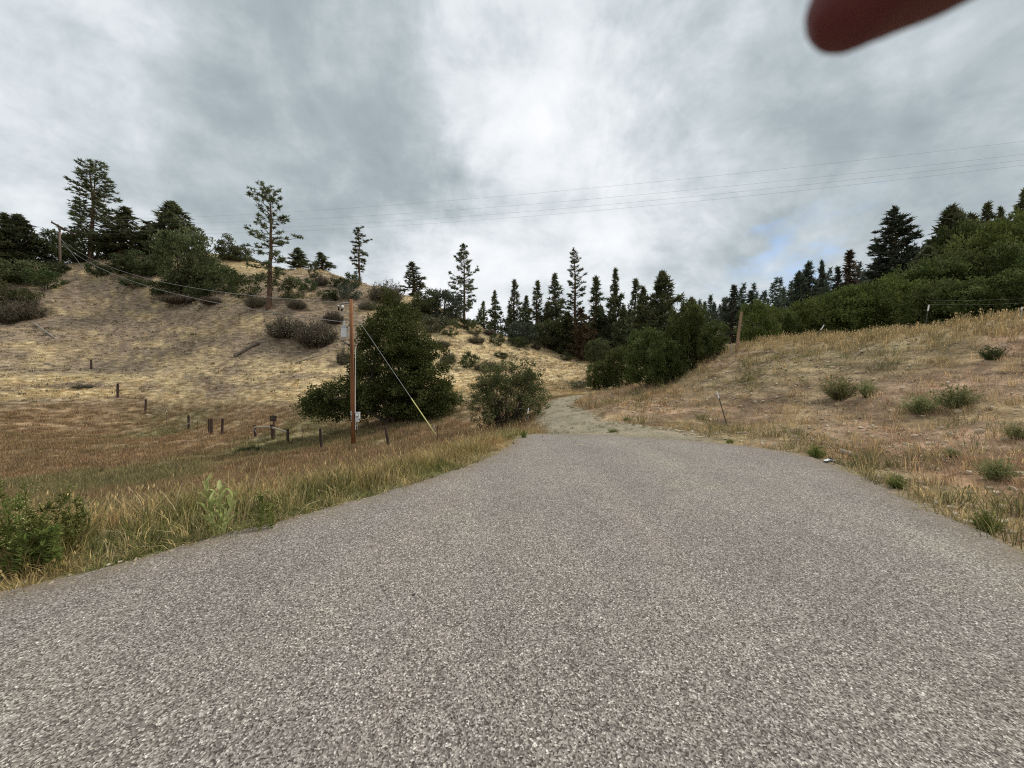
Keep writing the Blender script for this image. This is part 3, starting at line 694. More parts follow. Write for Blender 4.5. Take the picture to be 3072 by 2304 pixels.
shrub_at(262, None, 690, 172, 'j1', 'large dark dome shaped juniper under the tallest ridge pine', Y=94, mat='juniper', name='juniper_tree', cat='juniper')
shrub_at(195, None, 706, 110, 'j2', 'pale grey-green juniper behind the far utility pole', Y=99, mat='grey_juniper', name='juniper_tree', cat='juniper')
shrub_at(560, 872, 686, 150, 'j1', 'tall dark juniper in front of the pointed ridge pine', mat='juniper', name='juniper_tree', cat='juniper')
shrub_at(630, 868, 778, 130, 'j2', 'dark green juniper right of the tall dark one on the ridge shoulder', mat='juniper', name='juniper_tree', cat='juniper')
shrub_at(708, None, 713, 100, 'j2', 'round juniper on the skyline left of the sparse ponderosa', Y=91, mat='juniper', name='juniper_tree', cat='juniper')
S = shrub_at
S(45, 850, 775, 190, 'j2', 'dark leafy thicket at the left edge below the dense pines', mat='juniper')
S(140, 868, 820, 110, 's1', 'low dark green shrub left of the bare slope top')
S(180, 822, 790, 80, 's2', 'green shrub at the foot of the far utility pole')
S(30, 925, 850, 130, 'j2', 'big dark shrub on the left edge above the dead branches', mat='juniper')
S(80, 955, 885, 130, 't1', 'dark twiggy shrub with grey dead limbs at the left edge')
S(20, 965, 905, 90, 't2', 'brown twiggy shrub cut by the left edge of the photo')
S(298, 832, 790, 72, 's2', 'green shrub on the upper slope below the dome shaped juniper')
S(385, 822, 765, 100, 'j2', 'green shrub row left end, along the ridge right of the dome juniper', mat='shrub')
S(455, 830, 765, 110, 'j2', 'green shrub row right end, left of the tall dark juniper', mat='shrub')
S(412, 862, 835, 90, 's2', 'low spreading green shrub on the slope below the ridge shrubs')
S(500, 890, 848, 100, 's1', 'dark shrub on the slope directly under the tall dark juniper')
S(600, 900, 850, 110, 's2', 'dark green low shrub right of the shrub under the tall juniper')
S(545, 915, 890, 130, 't1', 'brown brushy patch on the slope under the tall dark juniper')
S(640, 915, 890, 90, 't2', 'second brown brushy patch left of the ponderosa')
S(665, 880, 800, 110, 's3', 'dark bushy shrub on the ridge shoulder left of the ponderosa')
S(735, 895, 835, 100, 's3', 'green shrub just left of the ponderosa trunk')
S(770, 925, 885, 80, 't1', 'brown shrub at the left of the ponderosa base')
S(877, 905, 845, 68, 's3', 'upright dark green shrub right of the ponderosa on the bare slope')
S(892, 930, 895, 64, 't1', 'brown shrub under the upright dark green shrub')
S(941, 836, 793, 34, 's3', 'small round juniper on the skyline below the open small pine', mat='juniper')
S(964, 856, 820, 48, 't1', 'brown shrub just below the small round skyline juniper')
S(930, 876, 842, 42, 's1', 'small dark shrub on the bare slope midway to the ridge', )
S(1012, 862, 830, 52, 's2', 'green shrub on the ridge left of the slim pine')
S(1055, 866, 826, 58, 's1', 'green shrub at the foot of the slim pine')
S(985, 906, 873, 80, 's2', 'low green shrub on the slope above the pole top, left one')
S(1048, 902, 855, 66, 's1', 'grey-green shrub on the slope above the pole top, right one', mat='grey_juniper')
S(1158, 906, 833, 122, 't2', 'large dark twiggy shrub on the ridge above the big oak')
S(1100, 930, 900, 60, 't1', 'brown shrub right behind the utility pole top')
S(1000, 970, 925, 70, 't1', 'brown shrub left of the transformer')
S(860, 1008, 935, 130, 't1', 'brown thicket at the foot of the ponderosa, left part')
S(950, 1036, 945, 140, 't2', 'brown thicket between the ponderosa and the transformer')
S(905, 1015, 965, 100, 't1', 'brown thicket middle part below the ponderosa')
S(1032, 1092, 1030, 50, 't1', 'brown shrub directly left of the utility pole at mid height')
S(1330, 968, 870, 120, 'j1', 'rounded grey-green juniper left of the tall pine behind the oak', mat='grey_juniper', name='juniper_tree', cat='juniper')
S(1265, 955, 878, 110, 'j2', 'juniper between the big oak crown and the grey-green one', mat='juniper', name='juniper_tree', cat='juniper')
S(1405, 950, 905, 100, 'j2', 'dark juniper mass at the foot of the tall pine behind the oak', mat='juniper', name='juniper_tree', cat='juniper')
S(1300, 995, 940, 120, 's2', 'sage green shrub below the rounded junipers', mat='sage')
S(1350, 1010, 962, 60, 's3', 'pointed green juniper shrub on the slope right of the oak', mat='juniper')
S(1422, 1006, 963, 52, 's3', 'green juniper shrub on the shoulder crest below the tall pine', mat='juniper')
S(1392, 985, 950, 60, 's2', 'low green shrub left of the shoulder crest', )
S(1288, 1040, 1015, 52, 't1', 'small brown bush on the slope right of the oak, left one')
S(1330, 1040, 1016, 52, 't2', 'small brown bush on the slope right of the oak, right one')
S(1430, 1030, 1004, 66, 't1', 'brown bush on the straw slope under the shoulder crest')
S(1492, 1036, 1002, 50, 's1', 'green bush left of the twin twiggy bushes on the straw slope')
S(1466, 1005, 985, 50, 't2', 'brown bush on the shoulder crest skyline')
S(1555, 1046, 1016, 58, 's3', 'green and brown bush on the middle of the straw slope')
S(1610, 1046, 1022, 40, 't1', 'small brown bush right of the middle straw slope bush')
S(1525, 1000, 925, 120, 'j1', 'blue-grey spreading juniper tree at the valley edge', mat='grey_juniper', name='juniper_tree', cat='juniper')
S(1600, 1022, 950, 110, 'j2', 'dark juniper at the edge of the straw slope below the thin pine', mat='juniper', name='juniper_tree', cat='juniper')
S(1405, 1105, 1060, 62, 's1', 'round green bush behind the leafy roadside bush, left one')
S(1458, 1112, 1072, 84, 't2', 'brown-green bush behind the leafy roadside bush')
S(1503, 1075, 1055, 52, 's2', 'dark low bush just above the leafy roadside bush')
S(1345, 1090, 1050, 60, 't1', 'brown bush right of the big oak on the straw slope')
S(1700, 1081, 1060, 42, 's3', 'lone small bush in the straw field')
S(1738, 1166, 1144, 64, 's1', 'grey-green bush by the bend of the gravel track', mat='sage')
S(1793, 1092, 1015, 82, 'j1', 'dark round oak bush standing in front of the valley pines', mat='juniper')
S(1690, 1050, 1000, 90, 'j2', 'dark shrub mass at the far edge of the straw field, left', mat='juniper')
S(1745, 1055, 1005, 60, 't2', 'rusty brown brush at the far edge of the straw field')
S(1860, 1075, 1015, 80, 'j2', 'dark shrub at the far edge of the straw field, right', mat='juniper')
for a in [(1565, 1040, 965, 90, 'j1', 'dark juniper under the pine with bunched top'), (1650, 1048, 960, 110, 'j1', 'dark juniper under the pine left of the tallest valley pine'), (1720, 1062, 975, 110, 'j2', 'dark juniper at the foot of the tallest valley pine'),
          (1800, 1060, 965, 120, 'j1', 'dark juniper at the foot of the cone shaped pine'), (1870, 1070, 950, 110, 'j2', 'dark juniper between the cone shaped pine and the oak thicket')]:
    S(*a, mat='grey_juniper' if a[0] in (1565, 1720, 1870) else 'juniper', name='juniper_tree', cat='juniper')
S(745, 1360, 1338, 70, 's2', 'low dark tuft of brush in the meadow below the sign', mat='shrub')
S(250, 1165, 1152, 60, 't1', 'low brown brush at the foot of the left hillside')

# ------------------------------------------------------------------ big oak behind the pole
g0 = at_depth(1190, 31.5)
def px2m(px, Y): return px / F * Y
lob = [(0, 0, 4.8, 3.2, 3.0, 5.0), (-.6, 0, 7.4, 2.1, 2.0, 2.9), (1.9, .3, 4.2, 2.7, 2.6, 3.3), (2.2, -.2, 2.2, 2.5, 2.4, 2.0), (-1.6, -.2, 3.4, 2.2, 2.3, 3.0), (-4.4, -.5, 1.8, 2.9, 2.2, 1.75), (-6.1, -.5, 1.35, 1.4, 1.5, 1.3), (1.2, 0, 6.4, 1.9, 1.8, 2.2), (-2.6, -.3, 2.6, 2.2, 2.0, 2.2), (.2, 0, 8.6, 1.6, 1.6, 1.7), (3.4, 0, 1.9, 1.7, 1.8, 1.7)]
(cv, cq), (tv, tq) = bush(9, 10.5, 8, ncl=760, lpc=95, leaf=.20, seed=51, lobes=lob, stems=16, clr=.15, shape=.5, stem_r=.13)
e = empty('oak_tree', (g0.x, g0.y, g0.z - .1), 0, 'huge dark green oak right behind the utility pole, low lobe on its left', 'oak tree')
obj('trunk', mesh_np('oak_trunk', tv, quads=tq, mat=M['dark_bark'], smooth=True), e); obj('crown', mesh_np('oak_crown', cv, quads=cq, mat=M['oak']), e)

# leafy bush by the roadside
g0 = at_depth(1518, 18.6)
lob = [(0, 0, 1.55, 1.65, 1.4, 1.45), (-1.0, 0, 1.3, 1.0, 1.1, 1.15), (1.05, .1, 1.6, .95, 1.0, 1.25), (.2, 0, 2.75, 1.0, .9, .95), (-.7, 0, 2.4, .8, .8, .8), (1.2, 0, 2.4, .6, .7, .8)]
(cv, cq), (tv, tq) = bush(3.8, 3.5, 3.2, ncl=420, lpc=62, leaf=.085, seed=53, lobes=lob, stems=30, clr=.15, shape=.35, stem_r=.022, spiky=.15)
segs = []
for k in range(60):
    a = random.uniform(0, 6.28); r_ = random.uniform(.5, 1.9); segs.append(((math.cos(a) * .3, math.sin(a) * .3, 0), (math.cos(a) * r_, math.sin(a) * r_ * .8, random.uniform(2.5, 4.1) - .4 * r_), .014, .004))
tv2, tq2 = tubes_np(segs, 4)
e = empty('serviceberry_bush', (g0.x, g0.y, g0.z - .1), 0, 'loose leafy grey-green bush beside the gravel track with a white-topped post before it', 'bush')
obj('stem', mesh_np('bush_stems', np.concatenate([tv, tv2]), quads=np.concatenate([tq, tq2 + len(tv)]), mat=M['dark_bark']), e); obj('crown', mesh_np('bush_leaves', cv, quads=cq, mat=M['berry']), e)

# oaks on the right: crowns of clumps, each its own tree
OK = {
 'o1': dict(w_=6, h_=5, d_=5.5, ncl=230, lpc=80, leaf=.20, seed=61, clr=.24, stems=9, stem_r=.09, lobes=[(0, 0, 2.9, 2.4, 2.3, 2.0), (-1.7, 0, 2.0, 1.5, 1.7, 1.7), (1.8, .2, 2.2, 1.4, 1.6, 1.8), (.3, -.6, 1.4, 2.6, 2, 1.3), (.5, 0, 3.9, 1.3, 1.3, 1.0)]),
 'o2': dict(w_=6, h_=5, d_=5.5, ncl=230, lpc=80, leaf=.20, seed=62, clr=.24, stems=9, stem_r=.09, lobes=[(-.6, 0, 3.1, 2.1, 2.2, 1.8), (1.3, 0, 2.6, 1.9, 2.0, 1.9), (-2.0, 0, 1.7, 1.2, 1.5, 1.5), (.3, -.6, 1.3, 2.7, 2, 1.2)]),
}
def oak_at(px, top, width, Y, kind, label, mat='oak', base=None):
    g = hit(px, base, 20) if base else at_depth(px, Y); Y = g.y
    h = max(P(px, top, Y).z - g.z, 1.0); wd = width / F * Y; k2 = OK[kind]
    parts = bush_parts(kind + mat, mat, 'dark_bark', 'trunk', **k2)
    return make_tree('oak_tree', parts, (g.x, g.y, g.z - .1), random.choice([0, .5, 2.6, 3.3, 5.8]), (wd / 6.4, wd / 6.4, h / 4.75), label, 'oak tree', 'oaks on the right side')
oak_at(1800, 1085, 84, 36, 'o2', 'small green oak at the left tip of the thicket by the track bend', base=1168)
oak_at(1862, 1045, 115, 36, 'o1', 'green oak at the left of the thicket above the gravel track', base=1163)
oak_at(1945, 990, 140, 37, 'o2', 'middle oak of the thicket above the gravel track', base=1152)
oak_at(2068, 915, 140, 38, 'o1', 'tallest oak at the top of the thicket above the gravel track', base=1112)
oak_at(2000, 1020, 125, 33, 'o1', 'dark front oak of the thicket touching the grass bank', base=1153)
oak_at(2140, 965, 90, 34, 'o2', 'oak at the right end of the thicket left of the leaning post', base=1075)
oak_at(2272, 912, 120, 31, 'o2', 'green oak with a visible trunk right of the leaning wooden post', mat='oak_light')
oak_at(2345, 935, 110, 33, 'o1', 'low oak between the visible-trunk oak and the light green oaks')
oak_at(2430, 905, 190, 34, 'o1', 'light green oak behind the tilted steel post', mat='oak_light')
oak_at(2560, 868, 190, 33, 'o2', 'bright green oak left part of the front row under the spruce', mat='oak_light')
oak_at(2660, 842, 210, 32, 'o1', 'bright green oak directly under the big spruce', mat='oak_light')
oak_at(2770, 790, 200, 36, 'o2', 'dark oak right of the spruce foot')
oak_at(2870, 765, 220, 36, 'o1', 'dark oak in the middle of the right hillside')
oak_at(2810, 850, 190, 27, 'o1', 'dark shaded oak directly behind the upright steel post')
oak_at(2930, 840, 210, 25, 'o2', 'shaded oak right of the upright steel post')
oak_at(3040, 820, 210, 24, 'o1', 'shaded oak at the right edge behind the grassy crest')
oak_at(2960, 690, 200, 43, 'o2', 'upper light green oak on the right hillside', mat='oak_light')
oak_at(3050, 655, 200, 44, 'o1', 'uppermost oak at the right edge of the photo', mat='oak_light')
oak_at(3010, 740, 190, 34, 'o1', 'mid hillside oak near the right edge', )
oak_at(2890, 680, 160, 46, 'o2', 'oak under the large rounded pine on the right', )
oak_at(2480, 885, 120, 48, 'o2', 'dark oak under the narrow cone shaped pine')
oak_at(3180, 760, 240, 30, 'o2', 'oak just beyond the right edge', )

# distant wooded ridge: one mass nobody could count
pts = []
g = np.random.default_rng(5)
for k in range(1500):
    Y = g.uniform(110, 300); x = g.uniform(-.1, 1.5) * Y; pts.append((x, Y))
pts = np.array(pts); pz = H(pts[:, 0], pts[:, 1])
fv = []; ft = []; off = 0
(cv0, ct0), _ = conifer(H_=9, Rm=2.2, base=.03, p=.8, nb=34, tuft=1.0, dens=.7, seed=71, gaps=.05, tuftn=6)
for (x, y), z in zip(pts, pz):
    s = g.uniform(.6, 1.25); a = g.uniform(0, 6.28); c_, s_ = math.cos(a) * s, math.sin(a) * s
    fv.append(np.stack([cv0[:, 0] * c_ - cv0[:, 1] * s_ + x, cv0[:, 0] * s_ + cv0[:, 1] * c_ + y, cv0[:, 2] * s + z - .3], 1)); break
# far trees share one crown mesh through geometry nodes
FAR = (pts, pz)

# ------------------------------------------------------------------ grass (geometry nodes on scattered points)
def grass_mat(name, dry=.0):
    m, t, out = new_mat(name)
    at = t.n('ShaderNodeAttribute', attribute_name='tint', attribute_type='INSTANCER')
    ri = t.n('ShaderNodeNewGeometry').outputs['Random Per Island']
    c = t.mix(1.0, at.outputs['Color'], t.ramp(ri, [(0, (.50, .52, .50)), (.55, (1.0, .98, .94)), (1, (2.0, 1.85, 1.6))]), 'MULTIPLY')  # random blade tones, spread widened to put shadow between blades into colour
    b = t.n('ShaderNodeBsdfPrincipled'); t.link(c, b.inputs['Base Color']); b.inputs['Roughness'].default_value = .75; b.inputs['Specular IOR Level'].default_value = .15
    tr = t.n('ShaderNodeBsdfTranslucent'); t.link(c, tr.inputs[0])
    ms = t.n('ShaderNodeMixShader'); ms.inputs[0].default_value = .3; t.link(b.outputs[0], ms.inputs[1]); t.link(tr.outputs[0], ms.inputs[2]); t.link(ms.outputs[0], out.inputs[0])
    return m
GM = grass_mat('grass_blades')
def clump(rad, hgt, n, wd, seed, bend=.5, heads=0, spread=.35, headw=1.7):
    """tuft of bent blades, each two joined faces, plus optional seed heads"""
    g = np.random.default_rng(seed); a = g.uniform(0, 6.28, n); s = np.sqrt(g.uniform(0, 1, n)) * rad
    b = np.stack([np.cos(a) * s, np.sin(a) * s, np.full(n, -.03)], 1); aa = a + g.normal(size=n) * .9
    h = hgt * g.uniform(.5, 1.1, n); l1 = g.uniform(.02, spread, n)[:, None] * np.stack([np.cos(aa), np.sin(aa), np.zeros(n)], 1) * h[:, None]
    m_ = b + l1 * .45 + np.stack([np.zeros(n), np.zeros(n), h * .6], 1); tip = b + l1 * (1 + bend * g.uniform(.3, 1.6, n))[:, None] + np.stack([np.zeros(n), np.zeros(n), h], 1)
    az = g.uniform(0, 3.14, n); sd = np.stack([np.cos(az), np.sin(az), np.zeros(n)], 1) * wd * .5
    V = np.stack([b - sd, b + sd, m_ + sd * .8, m_ - sd * .8, tip], 1).reshape(-1, 3)
    k = np.arange(n)[:, None] * 5; Q = k + np.array([[0, 1, 2, 3]]); T = k + np.array([[3, 2, 4]])
    if heads:
        q = g.choice(n, heads, replace=False); hp = tip[q]; V2, Q2 = blades(hp - [0, 0, .03], np.stack([l1[q, 0], l1[q, 1], h[q]], 1), hgt * .18, wd * headw)
        Q = np.concatenate([Q, Q2 + len(V)]); V = np.concatenate([V, V2])
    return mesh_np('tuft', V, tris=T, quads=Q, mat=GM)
def scatter(name, label, pts, scale, col, protos, kindlabel='grass', zs=None, tilt=None):
    n = len(pts); me = bpy.data.meshes.new(name); me.vertices.add(n); me.vertices.foreach_set('co', np.asarray(pts, np.float32).ravel())
    a = me.attributes.new('tint', 'FLOAT_COLOR', 'POINT'); a.data.foreach_set('color', np.concatenate([col, np.ones((n, 1))], 1).astype(np.float32).ravel())
    a = me.attributes.new('sc', 'FLOAT_VECTOR', 'POINT'); a.data.foreach_set('vector', np.stack([scale, scale, scale if zs is None else zs], 1).astype(np.float32).ravel())
    r_ = np.zeros((n, 3)); r_[:, 2] = rng.uniform(0, 6.28, n)
    if tilt is not None: r_[:, 0] = rng.normal(size=n) * tilt; r_[:, 1] = rng.normal(size=n) * tilt
    a = me.attributes.new('rt', 'FLOAT_VECTOR', 'POINT'); a.data.foreach_set('vector', r_.astype(np.float32).ravel())
    a = me.attributes.new('pick', 'INT', 'POINT'); a.data.foreach_set('value', rng.integers(0, len(protos), n).astype(np.int32))
    me.materials.append(protos[0].data.materials[0])
    o = obj(name, me); tag(o, label, kindlabel, kind='stuff')
    ng = bpy.data.node_groups.new(name, 'GeometryNodeTree')
    ng.interface.new_socket('Geometry', in_out='INPUT', socket_type='NodeSocketGeometry'); ng.interface.new_socket('Geometry', in_out='OUTPUT', socket_type='NodeSocketGeometry')
    N = ng.nodes; gi = N.new('NodeGroupInput'); go_ = N.new('NodeGroupOutput'); ip = N.new('GeometryNodeInstanceOnPoints')
    gt = N.new('GeometryNodeGeometryToInstance')
    for pr in reversed(protos):
        oi = N.new('GeometryNodeObjectInfo'); oi.inputs['Object'].default_value = pr; ng.links.new(oi.outputs['Geometry'], gt.inputs[0])
    def nat(nm, ty):
        q = N.new('GeometryNodeInputNamedAttribute'); q.data_type = ty; q.inputs['Name'].default_value = nm; return q.outputs[0]
    ng.links.new(gi.outputs[0], ip.inputs['Points']); ng.links.new(gt.outputs[0], ip.inputs['Instance']); ip.inputs['Pick Instance'].default_value = True
    ng.links.new(nat('pick', 'INT'), ip.inputs['Instance Index']); ng.links.new(nat('sc', 'FLOAT_VECTOR'), ip.inputs['Scale'])
    er = N.new('FunctionNodeEulerToRotation'); ng.links.new(nat('rt', 'FLOAT_VECTOR'), er.inputs[0]); ng.links.new(er.outputs[0], ip.inputs['Rotation'])
    ng.links.new(ip.outputs[0], go_.inputs[0])
    md = o.modifiers.new('scatter', 'NODES'); md.node_group = ng
    return o
def proto(me): return bpy.data.objects.new('tuft_source', me)
G_fine = [proto(clump(.13, .42, 30, .008, 201, heads=3)), proto(clump(.12, .38, 28, .009, 202, bend=.9)), proto(clump(.15, .46, 26, .008, 203, heads=6, spread=.25))]
G_mid = [proto(clump(.28, .40, 46, .013, 211, heads=4)), proto(clump(.30, .36, 44, .014, 212, bend=.8)), proto(clump(.3, .42, 40, .013, 213, heads=8))]
G_far = [proto(clump(.42, .36, 42, .028, 221)), proto(clump(.45, .32, 40, .03, 222, bend=.8)), proto(clump(.4, .38, 40, .026, 223))]
G_hill = [proto(clump(.35, .22, 26, .04, 231, bend=1)), proto(clump(.30, .18, 22, .045, 232, bend=1.2)), proto(clump(.25, .30, 24, .035, 233))]
G_dry = [proto(clump(.14, .22, 22, .009, 241, bend=1.1, spread=.8)), proto(clump(.12, .26, 20, .008, 242, heads=4, spread=.5)), proto(clump(.16, .16, 24, .01, 243, spread=1.1))]
G_seed = [proto(clump(.16, .50, 26, .010, 251, heads=14, spread=.22, headw=3.2)), proto(clump(.14, .46, 24, .010, 252, heads=12, spread=.3, headw=3.2))]

def sample(y0, y1, dens, x0=-1.5, x1=1.5, pad=2.0):
    area = (y1 - y0) * ((x1 - x0) * (y0 + y1) / 2 + 2 * pad); n = int(area * dens)
    y = rng.uniform(y0, y1, int(n * 1.4)); hw = (x1 - x0) * y + 2 * pad; keep = rng.uniform(0, hw.max(), len(y)) < hw; y = y[keep][:n]
    x = rng.uniform(0, 1, len(y)) * ((x1 - x0) * y + 2 * pad) + x0 * y - pad
    return x, y
def col_of(x, y, z, var=.18):
    c = tint(x, y, z) * rng.uniform(1 - var, 1 + var, (len(x), 1)); return c * (1 + rng.normal(size=(len(x), 3)) * .03)

# verge
xs, ys = [], []
for y0, y1, d in ((.5, 8, 62), (8, 14, 40), (14, 24, 18)):
    x, y = sample(y0, y1, d, -1.6, .35); xs.append(x); ys.append(y)
x = np.concatenate(xs); y = np.concatenate(ys); sd = poly_sd(x, y); pd = path_d(x, y)
k = (sd > -.03) & (sd < 3.8) & (x < np.interp(y, XR_Y, XR_X) - .6) & (pd > .3) & (rng.uniform(0, 1, len(x)) < 1.05 - .2 * sd); x, y, sd = x[k], y[k], sd[k]; z = H(x, y)
c = col_of(x, y, z, .25) * np.array([1.18, 1.14, 1.0]); s = (.26 + .66 * sstep(sd, .0, .9)) * rng.uniform(.55, 1.25, len(x)) * (.7 + .6 * fbm(x * .8, y * .8, 301))
c = L(c, STRAW * 1.05, (rng.uniform(0, 1, len(x)) < .22 + .25 * sstep(sd, .6, 2.5)) * .8)
tag(scatter('verge_grass', 'green and dry grass along the left edge of the asphalt', np.stack([x, y, z], 1), .8 + .3 * s, c, G_fine, zs=s))
# meadow
xs, ys = [], []
for y0, y1, d in ((4, 12, 16), (12, 20, 11)):
    x, y = sample(y0, y1, d, -1.6, .2); xs.append(x); ys.append(y)
x = np.concatenate(xs); y = np.concatenate(ys); sd = poly_sd(x, y); k = (sd > 2.0) & (x < np.interp(y, XR_Y, XR_X) - 1) & (path_d(x, y) > .3); x, y = x[k], y[k]; z = H(x, y)
s = rng.uniform(.6, 1.15, len(x)) * (.75 + .5 * fbm(x * .4, y * .4, 303))
scatter('meadow_grass', 'reddish brown dry grass of the near meadow', np.stack([x, y, z], 1), s, col_of(x, y, z) * 1.12, G_mid)
xs, ys = [], []
for y0, y1, d in ((20, 32, 5.5), (32, 54, 3.6)):
    x, y = sample(y0, y1, d, -1.5, .2); xs.append(x); ys.append(y)
x = np.concatenate(xs); y = np.concatenate(ys); z = H(x, y); k = (x < np.interp(y, XR_Y, XR_X) - 1) & (path_d(x, y) > .3) & (z < .6 + 1.5 * rng.uniform(0, 1, len(x))); x, y, z = x[k], y[k], z[k]
s = rng.uniform(.6, 1.1, len(x)) * np.where(z > -1.6, .6, 1.0)
scatter('far_meadow_grass', 'brown dry grass of the far meadow', np.stack([x, y, z], 1), s, col_of(x, y, z, .12) * 1.12, G_far)
# hillside
x, y = sample(40, 104, 1.9, -1.5, .35); z = H(x, y)
k = (x < np.interp(y, XR_Y, XR_X)) & ((z > -1.2) | (x > -12)) & (rng.uniform(0, 1, len(x)) < .35 + .9 * fbm(x * .2, z * .8, 305)); x, y, z = x[k], y[k], z[k]
s = rng.uniform(.5, 1.25, len(x)); c = col_of(x, y, z, .38); dk = rng.uniform(0, 1, len(x)) < .16; s = np.where(dk, s * 1.35, s); c = L(c, np.array((.10, .10, .065)), dk * .75)
scatter('hillside_grass', 'short straw and sage tufts on the bare hillside', np.stack([x, y, z], 1), s, c * 1.05, G_hill)
# bank
xs, ys = [], []
for y0, y1, d in ((1.5, 8, 22), (8, 14, 14), (14, 26, 8.5), (26, 40, 6)):
    x, y = sample(y0, y1, d, .08, 1.55); xs.append(x); ys.append(y)
x = np.concatenate(xs); y = np.concatenate(ys); sd = poly_sd(x, y); z = H(x, y); side = x - np.interp(y, XR_Y, XR_X)
k = (sd > .05) & (side > .15) & (path_d(x, y) > .15) & (rng.uniform(0, 1, len(x)) < .25 + 1.1 * fbm(x * .6, y * .6, 311)); x, y, z, sd = x[k], y[k], z[k], sd[k]
s = rng.uniform(.5, 1.3, len(x)) * (1 + .5 * sstep(y, 12, 22)); c = L(col_of(x, y, z, .35) * 1.15, GREEN, (rng.uniform(0, 1, len(x)) < .14) * .8); c = L(c, STRAW * 1.1, (rng.uniform(0, 1, len(x)) < .25) * .8); gp = sstep(fbm(x * .7, y * .7, 331), .53, .64); c = L(c, GREEN * 1.0, gp * .75 * (rng.uniform(0, 1, len(x)) < .8)); s = s * (1 + .35 * gp)
scatter('bank_grass', 'sparse dry grass on the stony right bank', np.stack([x, y, z], 1), s, c, G_dry, tilt=.15)
# seed-headed grass along the crest and at the near toe
x, y = sample(9, 34, 14, .15, 1.5); z = H(x, y); zf = H(x, y + 1.2); side = x - np.interp(y, XR_Y, XR_X)
k = (side > .8) & (z > 1.6) & (rng.uniform(0, 1, len(x)) < sstep(z, 2.3, 3.2) * .75 + .04); x, y, z = x[k], y[k], z[k]
s = rng.uniform(.5, .95, len(x)); c = L(np.tile(np.array((.33, .25, .14)), (len(x), 1)), STRAW, rng.uniform(0, 1, len(x))) * rng.uniform(.8, 1.1, (len(x), 1))
scatter('crest_grass', 'pale seed-headed grass along the crest of the right bank', np.stack([x, y, z], 1), s, c, G_seed)
# strip of track edge and sprigs of green on the gravel
x, y = sample(10.6, 34, 16, -.1, .5); pd = path_d(x, y); sd = poly_sd(x, y); nz = fbm(x * 1.2, y * 1.2, 313)
k = (sd > .1) & (((pd > -.35) & (pd < .6)) | ((pd < 0) & (nz > .53) & (rng.uniform(0, 1, len(x)) < .6))); x, y, pd = x[k], y[k], pd[k]; z = H(x, y)
c = L(np.tile(GREEN * .95, (len(x), 1)), STRAW2, ((pd > -.1) & (rng.uniform(0, 1, len(x)) < .7)) * 1.0); s = rng.uniform(.25, .55, len(x))
scatter('track_grass', 'small green and dry sprigs on the gravel track', np.stack([x, y, z], 1), s, c, G_dry)

# far wood
fc = mesh_np('far_crown', cv0, tris=ct0, mat=M['pine_blue'])
fp = bpy.data.objects.new('tree_source', fc)
pts, pz = FAR
scatter('distant_forest', 'far wooded ridge beyond the valley', np.stack([pts[:, 0], pts[:, 1], pz - .3], 1), np.random.default_rng(3).uniform(.6, 1.3, len(pts)), np.tile(np.array([.05, .06, .04]), (len(pts), 1)), [fp], 'forest')

# ------------------------------------------------------------------ stones
sm, t, out = new_mat('pale_shale')
oi = t.n('ShaderNodeObjectInfo').outputs['Random']; nz = t.noise(objco(t), 7, 5, .6)
cst = t.mix(oi, t.ramp(nz, [(.3, (.34, .26, .17)), (.7, (.52, .42, .28))]), t.ramp(nz, [(.3, (.44, .37, .27)), (.7, (.66, .57, .43))]))
principled(t, out, cst, .9, .2, nz, .6, .02)
def stone_mesh(seed, flat=.3):
    g = np.random.default_rng(seed); n = g.integers(6, 9); a = np.sort(g.uniform(0, 6.28, n)) + np.arange(n) * .01; r_ = g.uniform(.7, 1.1, n)
    ring = np.stack([np.cos(a) * r_, np.sin(a) * r_ * g.uniform(.55, .85)], 1); V = []; 
    for sc_, zc in ((.86, -flat), (1, -flat * .1), (.93, flat * .55), (.7, flat)):
        for p in ring * sc_: V.append((p[0] * .5, p[1] * .5, (zc + g.normal() * .05) * .5))
    Fc = [tuple(range(n - 1, -1, -1)), tuple(range(3 * n, 4 * n))]
    for k in range(3):
        for i in range(n): Fc.append((k * n + i, k * n + (i + 1) % n, (k + 1) * n + (i + 1) % n, (k + 1) * n + i))
    return mesh_np('stone', V, faces=Fc, mat=sm)
SMs = [stone_mesh(400 + i, f) for i, f in enumerate((.22, .3, .18, .4, .25, .5))]
x, y = sample(3, 30, 42, .12, 1.5); sd = poly_sd(x, y); z = H(x, y); side = x - np.interp(y, XR_Y, XR_X); u = x / y
k = (sd > .1) & (side > .2) & (rng.uniform(0, 1, len(x)) < .25 + 1.2 * sstep(fbm(x * .35, y * .35, 321), .46, .62)); x, y, z = x[k], y[k], z[k]
n_ = len(x); scatter('bank_stones', 'small pale flaky stones strewn over the right bank', np.stack([x, y, z + .01], 1), .03 + .17 * rng.uniform(0, 1, n_) ** 2.5, np.ones((n_, 3)) * .4, [proto(m) for m in SMs], 'stones', tilt=.25)
x, y = sample(44, 96, 2.2, -1.5, .2); z = H(x, y); k = (z > 0); x, y, z = x[k], y[k], z[k]; n_ = len(x)
scatter('hillside_stones', 'pale stones strewn over the left hillside', np.stack([x, y, z + .03], 1), rng.uniform(.08, .34, n_), np.ones((n_, 3)) * .4, [proto(m) for m in SMs], 'stones', tilt=.25)
x, y = sample(10, 34, 14, -.1, .5); k = (path_d(x, y) < .5) & (poly_sd(x, y) > .02); x, y = x[k], y[k]; z = H(x, y); n_ = len(x)
scatter('track_gravel', 'loose gravel on the track', np.stack([x, y, z + .005], 1), rng.uniform(.015, .05, n_), np.ones((n_, 3)) * .4, [proto(m) for m in SMs], 'gravel', tilt=.3)
xs, ys = [], []
